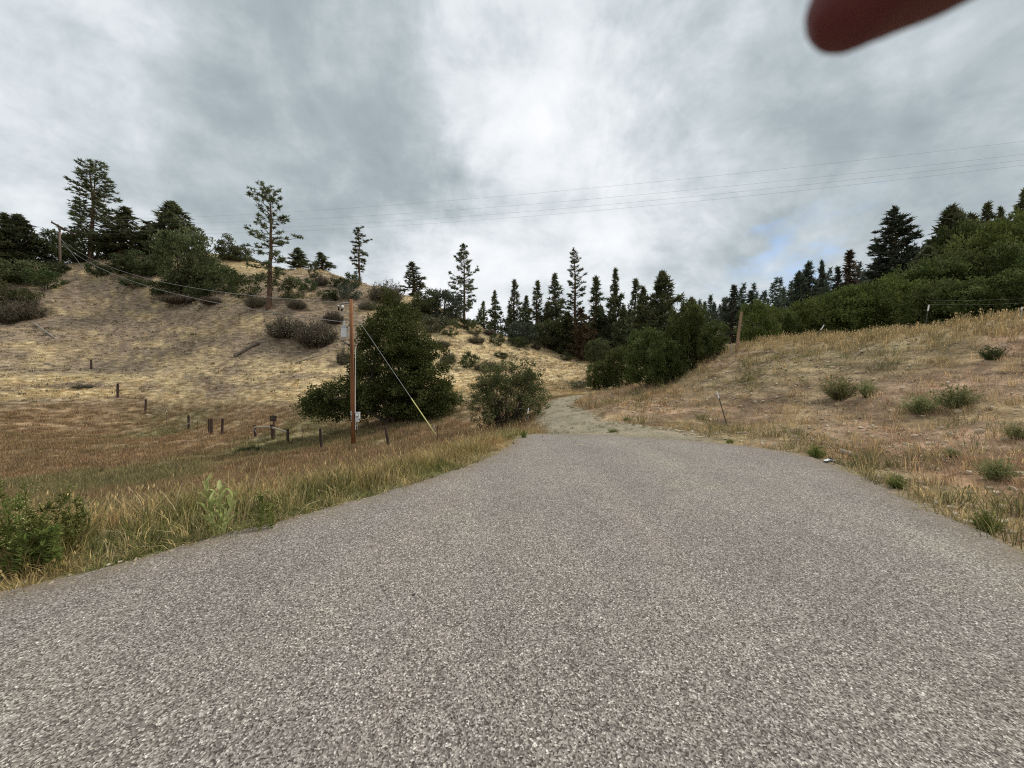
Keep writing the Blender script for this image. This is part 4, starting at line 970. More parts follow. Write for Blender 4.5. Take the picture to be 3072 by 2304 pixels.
for y0, y1, d in ((1, 6, 160), (6, 12, 70)):
    x, y = sample(y0, y1, d, -1.4, 1.5); xs.append(x); ys.append(y)
x = np.concatenate(xs); y = np.concatenate(ys); sd = poly_sd(x, y); k = (np.abs(sd - .06) < .42 * rng.uniform(0, 1, len(x)) ** 2); x, y = x[k], y[k]; z = np.maximum(H(x, y), np.where(sd[k] < .1, 0.0, -9)); n_ = len(x)
scatter('edge_gravel', 'crumbs of gravel and soil along the ragged asphalt edge', np.stack([x, y, z + .004], 1), .008 + .04 * rng.uniform(0, 1, n_) ** 2, np.ones((n_, 3)) * .4, [proto(m) for m in SMs], 'gravel', tilt=.4)
def stone_at(px, py, wpx, label, asp=1.0, group=None, k=None, ymin=2.0):
    g = hit(px, py, ymin); s = wpx / F * g.y
    o = obj('stone', SMs[(px + py) % 6 if k is None else k], None, (g.x, g.y, g.z + s * .06), (random.uniform(-.3, .3), random.uniform(-.3, .3), random.uniform(0, 6)), (s, s * asp, s * 1.0))
    return tag(o, label, 'stone', group)
for a in [(2255, 1130, 16, 'pale chip of stone on the bare red soil of the bank'), (2333, 1063, 14, 'flat stone lying just under the bank crest right of the red soil'), (2586, 1057, 16, 'round yellowish stone high on the right bank'),
          (2662, 1055, 13, 'small pale stone right of the round yellowish one'), (2655, 1230, 16, 'pale stone on the bank left of the double green tuft'), (2878, 1237, 22, 'pale flat slab on the bank below the double green tuft'),
          (2872, 1250, 18, 'flat slab directly under the pale slab below the double tuft'), (2645, 1320, 18, 'pale block half-way between the tuft and the asphalt edge'), (2935, 1300, 28, 'orange-tinted long slab low on the right bank'),
          (3008, 1323, 24, 'long pale slab near the right edge of the photo'), (2233, 1300, 18, 'pale stone near the asphalt edge left of the leaning steel post base'), (2880, 1260, 12, 'smallest of the three slabs below the double tuft'),
          (2510, 1217, 16, 'dark-edged stone at the foot of the first green tuft'), (3060, 1270, 18, 'whitish upright stone at the right edge'), (2330, 1193, 14, 'pale stone on the orange bank soil left of the first green tuft'),
          (2335, 1104, 12, 'thin stone below the red soil patch'), (2620, 1180, 14, 'pale stone right of the first green tuft'), (2745, 1240, 16, 'flat stone under the left half of the double tuft')]:
    stone_at(*a)
for px, py, wpx in [(2410, 1140, 10), (2480, 1250, 12), (2560, 1265, 11), (2700, 1290, 13), (2770, 1300, 15), (2830, 1310, 14), (2900, 1180, 12), (2960, 1240, 15), (3020, 1210, 16), (2430, 1215, 11), (2590, 1150, 10), (2735, 1150, 11), (2810, 1090, 10), (2950, 1350, 16), (3040, 1370, 18), (2850, 1345, 13),
                   (2700, 1350, 14), (2620, 1290, 12), (2300, 1240, 11), (2200, 1200, 9), (2380, 1290, 12), (2780, 1380, 15), (2880, 1420, 18), (3000, 1480, 20), (2540, 1330, 13), (2470, 1300, 12)]:
    stone_at(px, py, wpx, 'small pale flaky stone lying loose on the dry right bank', group='loose stones on the right bank')
for a in [(448, 1083, 24, 'pale flat rock among straw on the lower left hillside'), (446, 1247, 18, 'pale rock in the meadow right of the third dark post'), (415, 966, 14, 'pale rock high on the left hillside'), (150, 905, 22, 'long pale rock beside the twiggy shrub on the left hillside')]:
    stone_at(*a, ymin=20)

# ------------------------------------------------------------------ wood and metal materials
def simple(name, c1, c2, sc=8, rough=.8, metal=0, spec=.3, stretch=.15, bstr=.4):
    m, t, out = new_mat(name); mp = t.n('ShaderNodeMapping'); mp.inputs['Scale'].default_value = (1, 1, stretch); t.link(objco(t), mp.inputs[0])
    nz = t.noise(mp.outputs[0], sc, 5, .65); principled(t, out, t.ramp(nz, [(.3, c1), (.7, c2)]), rough, spec, nz, bstr, .01, metal); return m
M['pole'] = simple('red_brown_pole_wood', (.06, .022, .012), (.34, .15, .06), 20, stretch=.02)
M['old_pole'] = simple('grey_brown_pole_wood', (.11, .075, .055), (.24, .17, .125), 5, stretch=.06)
M['post'] = simple('dark_weathered_post', (.022, .014, .011), (.085, .052, .038), 10, stretch=.1)
M['rail'] = simple('grey_weathered_rail', (.20, .165, .115), (.40, .34, .25), 8, stretch=.1)
M['logd'] = simple('charred_log', (.03, .025, .02), (.15, .12, .09), 5)
M['tan'] = simple('tan_post_wood', (.19, .115, .07), (.34, .225, .14), 9, stretch=.1)
M['galv'] = simple('galvanised_steel', (.34, .35, .36), (.48, .49, .50), 5, .45, .6, stretch=1, bstr=.05)
M['grey_paint'] = simple('light_grey_paint', (.56, .58, .59), (.66, .68, .69), 3, .5, stretch=1, bstr=.05)
M['white'] = simple('white_paint', (.68, .68, .66), (.82, .82, .80), 6, .5, stretch=1, bstr=.05)
M['green_steel'] = simple('green_steel_post', (.035, .045, .032), (.10, .10, .075), 9, .7, stretch=1, bstr=.1)
M['rusty'] = simple('rusty_steel', (.08, .035, .02), (.20, .10, .055), 9, .8, stretch=1)
M['yellow'] = simple('yellow_plastic', (.58, .53, .20), (.68, .63, .28), 4, .5, stretch=1, bstr=.05)
M['wire'] = simple('grey_wire', (.20, .20, .20), (.34, .34, .33), 3, .5, .3, stretch=1, bstr=0)
M['porcelain'] = simple('grey_porcelain', (.50, .50, .50), (.70, .70, .70), 4, .3, stretch=1, bstr=0)
M['black'] = simple('black_plastic', (.015, .015, .015), (.03, .03, .03), 5, .5, stretch=1, bstr=.05)

def wire_run(name, a, b, sag, rad, label, n=26, mat='wire', group=None):
    a, b = Vector(a), Vector(b); mb = MB(); pts = []
    for i in range(n + 1):
        s = i / n; p = a.lerp(b, s); p.z -= 4 * sag * s * (1 - s); pts.append(p - a)
    mb.tube(pts, rad, 5); o = obj(name, mb.me(name, M[mat]), None, a); return tag(o, label, 'wire', group)

# ------------------------------------------------------------------ utility pole with transformer
pb = at_depth(1059, 24.3); PY = 24.3
def Z(py): return P(1053, py, PY).z - pb.z
pole = empty('utility_pole', pb, 0, 'red-brown utility pole with a grey transformer in front of the big oak', 'utility pole')
htop = Z(898); lean = (P(1053, 900, PY).x - pb.x)
mb = MB(); mb.tube([(0, 0, -.6), (lean * .3, 0, htop * .3), (lean * .65, 0, htop * .65), (lean, 0, htop)], [.142, .135, .12, .10], 16)
obj('shaft', mb.me('shaft', M['pole'], True), pole)
def X(px): return P(px, 1000, PY).x - pb.x
# ground wire moulding on the right side
mb = MB(); mb.tube([(.17, -.06, Z(1288)), (.165, -.07, Z(1240)), (X(1066) + .02, -.04, Z(1040))], .022, 6); obj('conduit', mb.me('conduit', M['grey_paint']), pole)
mb = MB(); mb.box((.30, -.02, Z(1246)), (.24, .14, .42)); mb.box((.30, -.02, Z(1237.5)), (.27, .17, .03)); obj('meter_box', mb.me('meter_box', M['grey_paint']), pole)
mb = MB(); mb.tube([(.27, -.105, Z(1246)), (.27, -.19, Z(1246))], [.085, .07], 14); obj('meter_dial', mb.me('meter_dial', M['porcelain'], True), pole)
mb = MB(); mb.box((.27, -.02, Z(1260)), (.18, .12, .20)); obj('junction_box', mb.me('junction_box', M['grey_paint']), pole)
mb = MB(); mb.tube([(.25, 0, Z(1264)), (.25, 0, Z(1290))], .02, 6); mb.box((.18, -.02, Z(1277)), (.2, .03, .03)); obj('bracket', mb.me('bracket', M['galv']), pole)
# transformer can
tx, tzb, tzt = X(1034), Z(1013), Z(982)
mb = MB(); rr_ = .20
mb.lathe((tx, -.05, tzb), [(rr_ * .82, -.02), (rr_ * .96, 0), (rr_, .04), (rr_, tzt - tzb)], 24); tank = obj('transformer', mb.me('transformer', M['grey_paint'], False), pole)
mb = MB(); mb.lathe((tx, -.05, tzt), [(rr_ * 1.10, -.02), (rr_ * 1.12, .02), (rr_ * .9, .06), (.06, .085)], 24); obj('lid', mb.me('lid', M['galv']), tank)
mb = MB()
prof = [(.045, .06)] + [q for k in range(5) for q in ((.075 - k * .006, .09 + k * .05), (.045, .115 + k * .05))] + [(.06, .345), (.05, .39), (.01, .41)]
mb.lathe((tx, -.05, tzt), prof, 14); obj('bushing', mb.me('bushing', M['porcelain'], True), tank)
mb = MB()
for zz_ in (tzb + .12, tzt - .12): mb.box(((tx + .02) / 2 + .03, -.03, zz_), (abs(tx) * .55, .09, .09))
obj('mounting_bracket', mb.me('mounting_bracket', M['galv']), tank)
mb = MB()
for k in range(3): mb.tube([(tx - .2, -.14 + k * .07, tzt - .18), (tx - .255, -.15 + k * .07, tzt - .18)], .02, 6)
mb.tube([(tx + .2, -.05, tzt - .1), (tx + .28, -.05, tzt + .1), (-.1, -.08, tzt + .3)], .012, 5); obj('terminals', mb.me('terminals', M['black']), tank)
# number painted on the can: two strokes high up
# fuse cutout and arrester on the upper bracket
zu, zl = Z(909), Z(939)
mb = MB(); mb.tube([(lean, 0, zu), (X(1030), -.05, zu + .02)], .028, 8); mb.tube([(lean, 0, zl - .08), (X(1030), -.1, zl + .05), (X(1020), -.1, zl + .06)], .02, 6); obj('bracket', mb.me('upper_bracket', M['galv']), pole)
cut = obj('fuse_cutout', None, pole) if False else None
mb = MB(); mb.tube([(X(1031), -.1, zu - .10), (X(1027), -.12, zl + .10)], [.05, .05], 10)
for k in range(5): mb.tube([(X(1031) - .008 * k, -.1, zu - .13 - k * .075), (X(1031) - .008 * k, -.1, zu - .16 - k * .075)], [.075, .05], 10)
fc_ = obj('fuse_cutout', mb.me('fuse_cutout', M['black'], False), pole)
mb = MB(); mb.tube([(X(1033), -.22, Z(917)), (X(1034), -.22, Z(927))], [.05, .115], 14); obj('insulator_cap', mb.me('insulator_cap', M['white'], True), fc_)
mb = MB(); mb.tube([(X(1031), -.2, zl + .08), (X(1031), -.2, Z(949))], [.02, .015], 6); mb.tube([(X(1035), -.16, zl + .05), (X(1036), -.16, Z(944))], [.02, .02], 6); obj('fuse_tube', mb.me('fuse_tube', M['galv']), fc_)
mb = MB(); mb.tube([(X(1019), -.12, Z(920)), (X(1019), -.12, Z(932))], [.055, .05], 12); obj('arrester', mb.me('arrester', M['black'], True), pole)
mb = MB(); mb.lathe((X(1019), -.12, Z(921)), [(.03, 0), (.06, .02), (.055, .06), (.01, .09)], 12); obj('arrester_cap', mb.me('arrester_cap', M['white'], True), pole)
mb = MB(); mb.tube([(X(1026), -.08, zu + .02), (X(1024), -.12, zu - .15), (X(1028), -.12, Z(931))], .011, 5); mb.tube([(X(1028), -.12, Z(947)), (X(1032), -.1, Z(958)), (tx, -.05, tzt + .40)], .011, 5); obj('jumper_wire', mb.me('jumper_wire', M['black']), pole)
mb = MB(); mb.lathe((X(1052) - .12, -.05, Z(968)), [(.03, -.05), (.06, -.03), (.06, .04), (.02, .06)], 10); obj('spool_insulator', mb.me('spool_insulator', M['porcelain'], True), pole)
# painted numerals down the left face (thin raised strokes)
def strokes(ch, cx, cz, w_, h_, mb, y):
    S_ = {'8': [(-1, 1, 1, 1), (-1, 0, 1, 0), (-1, -1, 1, -1), (-1, -1, -1, 1), (1, -1, 1, 1)], 'Y': [(-1, 1, 0, 0), (1, 1, 0, 0), (0, 0, 0, -1)], '1': [(0, 1, 0, -1), (-.5, -1, .5, -1), (-.5, .6, 0, 1)], '-': [(-1, 0, 1, 0)]}[ch]
    for x0, z0, x1, z1 in S_: mb.tube([(cx + x0 * w_ / 2, y, cz + z0 * h_ / 2), (cx + x1 * w_ / 2, y, cz + z1 * h_ / 2)], .012, 4)
for ch, py in (('8', 1236.5), ('Y', 1245), ('1', 1254), ('-', 1263.5)):
    mb = MB(); strokes(ch, -.065, Z(py), .075, .13, mb, -.152); obj('numeral', mb.me('numeral', M['white']), pole)
def steps(): pass

# far pole
fb = at_depth(188, 85.0); fz = lambda py: P(188, py, 85.0).z - fb.z
fpole = empty('utility_pole', fb, 0, 'far grey-brown utility pole with a crossarm on the left ridge', 'utility pole')
ft_ = fz(680); mb = MB(); mb.tube([(0, 0, -1), (0, 0, ft_ * .5), (0, 0, ft_)], [.22, .19, .16], 10); obj('shaft', mb.me('shaft', M['old_pole'], True), fpole)
arm0 = P(154, 675, 83.5) - fb; arm1 = P(226, 696, 87.0) - fb
arm0 = Vector(arm0); arm1 = Vector(arm1); ctr = (arm0 + arm1) / 2; az_ = ft_ - .35
arm0.z = az_ + .75; arm1.z = az_ - .75
mb = MB(); mb.tube([arm0, arm1], .19, 4); obj('crossarm', mb.me('crossarm', M['post']), fpole)
for q in (.25, .75):
    mb = MB(); a_ = arm0.lerp(arm1, q); mb.tube([a_, (0, 0, az_ - 1.3)], .045, 4); obj('brace', mb.me('brace', M['post']), fpole)
for q in (.02, .28, .72, .97):
    mb = MB(); a_ = arm0.lerp(arm1, q); mb.lathe(a_, [(.05, .1), (.12, .16), (.10, .34), (.03, .40)], 8); obj('insulator', mb.me('insulator', M['galv']), fpole)
FW = lambda q, dz=.4: fb + arm0.lerp(arm1, q) + Vector((0, 0, dz))
wr = .009
rt = [(3500, 372, 'uppermost of the four thin wires crossing the sky'), (3500, 412, 'second thin wire from the top crossing the sky'), (3500, 427, 'third thin wire from the top crossing the sky'), (3500, 443, 'lowest of the four thin wires crossing the sky')]
for (px, py, lb), q, sg in zip(rt, (.02, .28, .72, .97), (2.2, 2.6, 2.8, 2.9)):
    wire_run('power_line', FW(q), P(px, py, 38), sg, wr, lb, 40, group='wires across the sky')
wire_run('power_line', fb + Vector((0, 0, fz(716))), pole.location + Vector((X(1030), -.05, zu + .02)), 2.6, .018, 'upper wire from the far ridge pole down to the near pole', 40, group='wires between the poles')
wire_run('power_line', fb + Vector((0, 0, fz(728))), pole.location + Vector((X(1052) - .12, -.05, Z(968))), 2.5, .022, 'lower wire from the far ridge pole down to the near pole', 40, group='wires between the poles')
ga = pole.location + Vector((lean + .12, 0, Z(936))); gbp = hit(1319, 1322, 8); gb = Vector((gbp.x, gbp.y, gbp.z))
guy = empty('guy_wire', ga, 0, 'slanting guy wire with a yellow sleeve right of the near pole', 'guy wire')
mb = MB(); mb.tube([(0, 0, 0), gb - ga], .013, 5); obj('cable', mb.me('cable', M['wire']), guy)
mb = MB(); mb.tube([(gb - ga) * .74, (gb - ga) * .995], .022, 8); obj('sleeve', mb.me('sleeve', M['yellow'], True), guy)
g_ = at_depth(258, 86); mb = MB(); a_ = fb + Vector((0, 0, fz(712))); mb.tube([(0, 0, 0), g_ - a_], .02, 4); tag(obj('guy_wire', mb.me('far_guy', M['wire']), None, a_), 'thin guy wire right of the far ridge pole', 'guy wire')

# ------------------------------------------------------------------ fence posts
def wood_post(px, base, top, wpx, label, lean_px=0, mat='post', Y=None, group='weathered wooden posts in the meadow', name='wooden_post', extra=None):
    g = hit(px, base, 8) if Y is None else at_depth(px, Y); Y = g.y
    h = (base - top) / F * Y; lx = -lean_px / F * Y; r_ = wpx / F * Y / 2 * .72; h *= 1.2
    mb = MB(); mb.tube([(0, 0, -.4), (lx * .5 + random.uniform(-.02, .02), 0, h * .5), (lx, 0, h)], [r_ * 1.05, r_ * random.uniform(.9, 1.05), r_ * .88], 9, jitter=.07)
    o = obj(name, mb.me(name, M[mat]), None, g); tag(o, label, 'post', group); return o, g, h
wood_post(965, 1352, 1297, 11, 'short dark post left of the utility pole base', 4)
wood_post(1170, 1346, 1290, 11, 'dark leaning post right of the utility pole base', 14)
wood_post(665, 1307, 1265, 10, 'dark post standing right of the twin posts', -4)
wood_post(627, 1302, 1266, 7, 'left one of the two posts set side by side', 0)
wood_post(635, 1302, 1264, 10, 'right one of the two posts set side by side', 0)
wood_post(354, 1193, 1158, 9, 'dark post at the meadow edge, second from the left', 0)
wood_post(436, 1237, 1207, 8, 'dark post at the meadow edge, third from the left', -2)
wood_post(274, 1107, 1085, 7, 'small dark post on the lower hillside, leftmost', 0)
wood_post(1312, 1330, 1290, 4, 'thin dark stake beside the yellow guy sleeve', 0, Y=17.3)
# brace post with fallen rail
o, g_, h = wood_post(566, 1290, 1254, 9, 'post with a broken slanting rail in the middle of the meadow', 0)
mb = MB(); Yq = g_.y; mb.tube([(P(545, 1281, Yq).x - g_.x, -.12, .35), (P(566, 1272, Yq).x - g_.x, -.12, .60), (P(584, 1264, Yq).x - g_.x, -.12, .95)], .07, 7, jitter=.1); obj('rail', mb.me('rail', M['rail']), o)
# H-brace: three posts, two rails
bp0 = hit(767, 1312, 20); bp1 = hit(821, 1320, 20); bp2 = hit(864, 1331, 20)
fen = empty('rail_fence', bp1, 0, 'bent three-post wooden brace with two pale rails below the sign', 'fence')
def fpost(bp, top, base, wpx, lean_px=0):
    h = (base - top) / F * bp.y; r_ = wpx / F * bp.y / 2; mb = MB(); o_ = bp - bp1; lx = -lean_px / F * bp.y
    mb.tube([o_ + Vector((0, 0, -.4)), o_ + Vector((lx * .5, 0, h * .5)), o_ + Vector((lx, 0, h * .9)), o_ + Vector((lx, 0, h))], [r_ * 1.05, r_, r_, r_ * 1.1], 10, jitter=.06); obj('post', mb.me('post', M['post']), fen); return o_, h
a0, h0 = fpost(bp0, 1278, 1312, 7, 3); a1, h1 = fpost(bp1, 1277, 1320, 12, 3); a2, h2 = fpost(bp2, 1288, 1331, 8, 1)
mb = MB(); mb.tube([a0 + Vector((0, -.1, h0 * .82)), a1 + Vector((0, -.1, h1 * .84))], [.075, .085], 8, jitter=.08); obj('rail', mb.me('rail', M['rail']), fen)
mb = MB(); mb.tube([a1 + Vector((0, -.12, h1 * .80)), a2 + Vector((0, -.1, h2 * .80))], [.09, .075], 8, jitter=.08); obj('rail', mb.me('rail', M['rail']), fen)
mb = MB(); mb.tube([a0 + Vector((-.1, -.14, h0 * .85)), a0 + Vector((.16, -.14, h0 * .35))], [.04, .025], 5, jitter=.2); mb.tube([a0 + Vector((-.06, -.14, h0 * .8)), a0 + Vector((-.1, -.1, h0 * .4))], [.03, .02], 5, jitter=.2); obj('splintered_slat', mb.me('splinter', M['deadwood']), fen)
# sign on its stake behind the brace
sg = empty('sign', bp1 + Vector((0, .15, 0)), 0, 'small dark square sign on a stake above the wooden brace', 'sign'); Yq = bp1.y + .15
zt = P(818, 1247, Yq).z - bp1.z; zb = P(818, 1264, Yq).z - bp1.z
mb = MB(); mb.tube([(0, 0, -.3), (-.1, 0, zt + .08)], .05, 6); obj('stake', mb.me('stake', M['post']), sg)
Mr = Matrix.Rotation(R(2), 3, 'Y'); mb = MB(); mb.box((-.07, -.08, (zt + zb) / 2), (px2m(20, Yq), .04, zt - zb), Mr); obj('panel', mb.me('panel', M['post']), sg)
mb = MB(); mb.box((-.07, -.103, (zt + zb) / 2 + .05), (px2m(14, Yq), .006, (zt - zb) * .5), Mr); obj('faded_face', mb.me('faded_face', M['logd']), sg)

def tpost(px, base, top, label, lean_px=0, Y=None, white=True, mat='green_steel', wpx=None, name='steel_post', group='steel fence posts', capn=.19, minY=6):
    g = hit(px, base, minY) if Y is None else at_depth(px, Y); Y = g.y; h = (base - top) / F * Y; lx = lean_px / F * Y
    ax_ = Vector((lx, 0, h)); e = empty(name, g, 0, label, 'post', group); mb = MB()
    d = ax_.normalized(); rot = Vector((0, 0, 1)).rotation_difference(d).to_matrix(); Ln = ax_.length
    top_ = Ln * (1 - (capn if white else 0))
    mb.box(d * (top_ / 2 - .2), (.035, .006, top_ + .4), rot); mb.box(d * (top_ / 2 - .2) + rot @ Vector((0, .018, 0)), (.006, .030, top_ + .4), rot)
    for k in range(int(top_ / .06)): mb.box(d * (k * .06 + .1) + rot @ Vector((0, -.006, 0)), (.018, .008, .018), rot)
    obj('shank', mb.me('shank', M[mat]), e)
    if white:
        mb = MB(); mb.box(d * (Ln * (1 - capn / 2)), (.042, .012, Ln * capn), rot); mb.box(d * (Ln * (1 - capn / 2)) + rot @ Vector((0, .02, 0)), (.012, .028, Ln * capn), rot); obj('white_top', mb.me('white_top', M['white']), e)
    return e, g, h
tpost(2183, 1284, 1175, 'steel post leaning left with a white top at the foot of the right bank', lean_px=-33)
e, gT, hT = tpost(1574, 1276, 1198, 'white-topped steel post in front of the leafy roadside bush', lean_px=12, Y=15.6, capn=.22)
mb = MB(); pts = [(0, 0, .2)]; 
for k in range(9): pts.append((.10 + .07 * math.cos(k * .7), -.05, .62 + .07 * math.sin(k * .7)))
mb.tube([(.14, -.03, hT * .72)] + [Vector(p) for p in pts[1:]], .006, 4); mb.tube([(.12, 0, hT * .95), (-.25, 0, hT * .98)], .005, 4); obj('loose_wire', mb.me('loose_wire', M['wire']), e)
tpost(500, 1268, 1232, 'thin pale steel post alone in the meadow left of the broken rail', Y=None, capn=.15)
tpost(593, 1296, 1262, 'thin rusty steel post between the broken rail and the twin posts', white=False, mat='rusty')
tpost(906, 1345, 1290, 'thin rusty steel post right of the wooden brace', lean_px=4, white=False, mat='rusty')
tpost(2771, 968, 884, 'upright steel post with a white top on the bank crest', lean_px=12, Y=16.2, capn=.22)
tpost(2438, 1010, 960, 'strongly tilted white-topped steel post on the bank crest', lean_px=32, Y=18.8, capn=.3)
tpost(2160, 1028, 1011, 'white tip of a steel post poking from the brush on the bank', lean_px=12, Y=23, capn=.5)
tpost(3058, 945, 905, 'pale steel post on the crest at the right edge of the photo', lean_px=4, Y=12.9, mat='galv')
for py, Y_ in ((900, 16.2), (913, 16.2)):
    a_ = P(2781, py, 16.2); b_ = P(3300, py - 24, 13.5); wire_run('fence_wire', a_, b_, .12, .0025, ('upper' if py == 900 else 'lower') + ' fence wire running right from the upright crest post', 16, group='fence wires on the crest')
o, g_, h = wood_post(2206, 1046, 945, 12, 'leaning reddish brown wooden post on the bank crest', -17, mat='tan', Y=21.2, group='wooden posts on the bank')
o, g_, h = wood_post(2190, 1045, 1015, 6, 'thin tan stub at the left foot of the leaning wooden post', -4, mat='rail', Y=21, group='wooden posts on the bank')
# leaning small grey posts seen by the oak
tpost(1302, 1262, 1232, 'short pale steel post between the big oak and the leafy bush', Y=24, capn=.3, mat='galv')

# ------------------------------------------------------------------ logs and debris
def log(pa, pb_, rpx, mat, label, jit=.12, lift=.1, stubs=0, ymin=20):
    a_ = hit(*pa, ymin); b_ = hit(*pb_, ymin); r_ = rpx / F * a_.y / 2; mb = MB(); d = b_ - a_; n_ = 7
    mb.tube([d * (i / n_) + Vector((0, 0, lift + random.uniform(-.03, .03))) for i in range(n_ + 1)], [r_ * (1 - .35 * i / n_) for i in range(n_ + 1)], 8, jitter=jit)
    for k in range(stubs):
        q = random.uniform(.2, .9); o_ = d * q + Vector((0, 0, lift)); mb.tube([o_, o_ + Vector((random.uniform(-.5, .5), -.1, random.uniform(.3, .9)))], [r_ * .4, r_ * .15], 5)
    return tag(obj('fallen_log', mb.me('fallen_log', M[mat]), None, a_), label, 'log')
log((704, 1074), (776, 1036), 11, 'logd', 'dark fallen log lying slantwise on the lower hillside', lift=.25)
log((133, 1093), (166, 1102), 5, 'deadwood', 'short pale log on the lower left hillside')
log((102, 975), (168, 1022), 5, 'deadwood', 'grey dead branch lying on the left hillside under the twiggy shrub', stubs=4)
log((1000, 1010), (1050, 1040), 6, 'deadwood', 'pale bundle of broken timber left behind the pole', stubs=3)
log((890, 1088), (1010, 1052), 4, 'rail', 'long thin pale pole lying on the slope left of the utility pole')
for dx in range(3):
    pass
# hollow log / pipe piece at the asphalt edge
g_ = hit(2575, 1378, 5); Yq = g_.y; s = Yq / F
mb = MB(); d = Vector((-30 * s, .22, 12 * s)); n_ = 14
dn = d.normalized(); up = dn.orthogonal().normalized(); sd_ = dn.cross(up); V = []; Fc = []
for ln_ in (0, 1):
    for rad in (8 * s, 6.2 * s):
        for k in range(n_): a = 6.283 * k / n_; V.append(Vector((0, 0, 7 * s)) + d * ln_ + up * math.cos(a) * rad + sd_ * math.sin(a) * rad)
for k in range(n_):
    j = (k + 1) % n_; Fc += [(k, j, 2 * n_ + j, 2 * n_ + k), (n_ + j, n_ + k, 3 * n_ + k, 3 * n_ + j), (j, k, n_ + k, n_ + j), (2 * n_ + k, 2 * n_ + j, 3 * n_ + j, 3 * n_ + k)]
o = obj('hollow_log', mesh_np('hollow_log', V, faces=Fc, mat=M['rail'], smooth=True), None, g_); tag(o, 'short hollow tan log lying in the dry grass beside the asphalt edge', 'log')
# crushed white and black piece of litter on the road edge
g_ = hit(2487, 1396, 5); s = g_.y / F
e = empty('litter', (g_.x, g_.y, .01), R(10), 'crumpled white and black scrap lying on the asphalt edge', 'litter')
def scrap(w_, d_, h_, seed, z0):
    g = np.random.default_rng(seed); nx, ny = 9, 4; V = []; Fc = []
    for lay in (0, 1):
        for j in range(ny):
            for i in range(nx): V.append(((i / (nx - 1) - .5) * w_ * (1 - .12 * abs(j - 1.5)), (j / (ny - 1) - .5) * d_, z0 + h_ * (.3 + .7 * math.sin(i / (nx - 1) * 3.1)) * g.uniform(.6, 1.2) * (.5 + lay * .5)))
    m_ = nx * ny
    for j in range(ny - 1):
        for i in range(nx - 1): k = j * nx + i; Fc += [(k + m_, k + 1 + m_, k + nx + 1 + m_, k + nx + m_), (k, k + nx, k + nx + 1, k + 1)]
    for i in range(nx - 1): Fc.append((i, i + 1, i + 1 + m_, i + m_)); q = (ny - 1) * nx + i; Fc.append((q + 1, q, q + m_, q + 1 + m_))
    for j in range(ny - 1): k = j * nx; Fc.append((k + nx, k, k + m_, k + nx + m_)); k += nx - 1; Fc.append((k, k + nx, k + nx + m_, k + m_))
    return V, Fc
V, Fc = scrap(36 * s, 14 * s, 6 * s, 5, 0.004); obj('sole', mesh_np('sole', V, faces=Fc, mat=M['black']), e)
V, Fc = scrap(34 * s, 11 * s, 6 * s, 6, 3.2 * s); obj('white_shell', mesh_np('white_shell', V, faces=Fc, mat=M['white']), e)
V, Fc = scrap(14 * s, 8 * s, 5 * s, 7, 6.2 * s); o = obj('dark_flap', mesh_np('dark_flap', V, faces=Fc, mat=M['black']), e); o.location = (5 * s, 0, 0)
g_ = hit(2610, 1402, 5); s = g_.y / F
for i, (dx, wd_, lb) in enumerate(((0, 26, 'pale broken bark strip at the asphalt edge under the hollow log'), (-34, 16, 'smaller pale bark piece left of the bark strip'))):
    V, Fc = scrap(wd_ * s, 8 * s, 5 * s, 15 + i, 0.0); tag(obj('bark_piece', mesh_np('bark_piece', V, faces=Fc, mat=M['rail']), None, (g_.x + dx * s, g_.y, g_.z + .01), (0, 0, .3 - i)), lb, 'bark')
o = obj('pebble', SMs[3], None, (P(1240, 1778, 2).x / 2 * 2.78, 2.78, .012), (0, 0, 1), (.035, .028, .03)); tag(o, 'small dark pebble lying alone on the near asphalt', 'pebble')
o.data = SMs[3].copy(); o.data.materials.clear(); o.data.materials.append(M['black'])
o = obj('stone', SMs[0], None, (P(1740, 1337, 9).x, 9.0, .012), (0, 0, .3), (.22, .10, .05)); tag(o, 'flat whitish chip lying on the far end of the asphalt', 'stone')
o = obj('stone', SMs[1], None, (6.35 * .78, 10.1, .03), (0, 0, .3), (.30, .18, .14)); tag(o, 'pale flat rock at the asphalt edge beneath the leaning steel post', 'stone')

# ------------------------------------------------------------------ roadside plants
def tuft_parts(key, seed, n=150, mat='tuft', h=.6, r_=.25, spread=.6, leafn=400):
    if key not in _pc:
        g = np.random.default_rng(seed); a = g.uniform(0, 6.28, n); s = g.uniform(0, 1, n); b = np.stack([np.cos(a) * s * r_ * .4, np.sin(a) * s * r_ * .4, np.full(n, -.03)], 1)
        d = np.stack([np.cos(a) * s * spread, np.sin(a) * s * spread, np.ones(n)], 1) + g.normal(size=(n, 3)) * .12; ln = h * g.uniform(.5, 1.1, n) * (1 - .3 * s)
        V, T = blades(b, d, ln, .010, kite=False); k = g.integers(0, n, leafn); dn = d / np.linalg.norm(d, axis=1)[:, None]
        p = b[k] + dn[k] * (ln[k] * g.uniform(.25, 1, leafn))[:, None]; V2, Q2 = blades(p, g.normal(size=(leafn, 3)) * .6 + dn[k], .085, .016)
        _pc[key] = [('stems', mesh_np('stems', V, tris=T, mat=M[mat])), ('leaves', mesh_np('leaves', V2, quads=Q2, mat=M[mat]))]
    return _pc[key]
def tuft_at(px, base, top, wpx, label, mat='tuft', k=0):
    g = hit(px, base, 2.5); h = (base - top) / F * g.y; wd = wpx / F * g.y; parts = tuft_parts('tf%d%s' % (k, mat), 500 + k, mat=mat, n=240, leafn=900)
    return make_tree('weed_clump', parts, g, random.uniform(0, 6), (wd / .80, wd / .80 * .8, h / .58), label, 'plant')
tuft_at(2520, 1198, 1125, 150, 'spiky green clump high on the bank left of the double tuft', k=0)
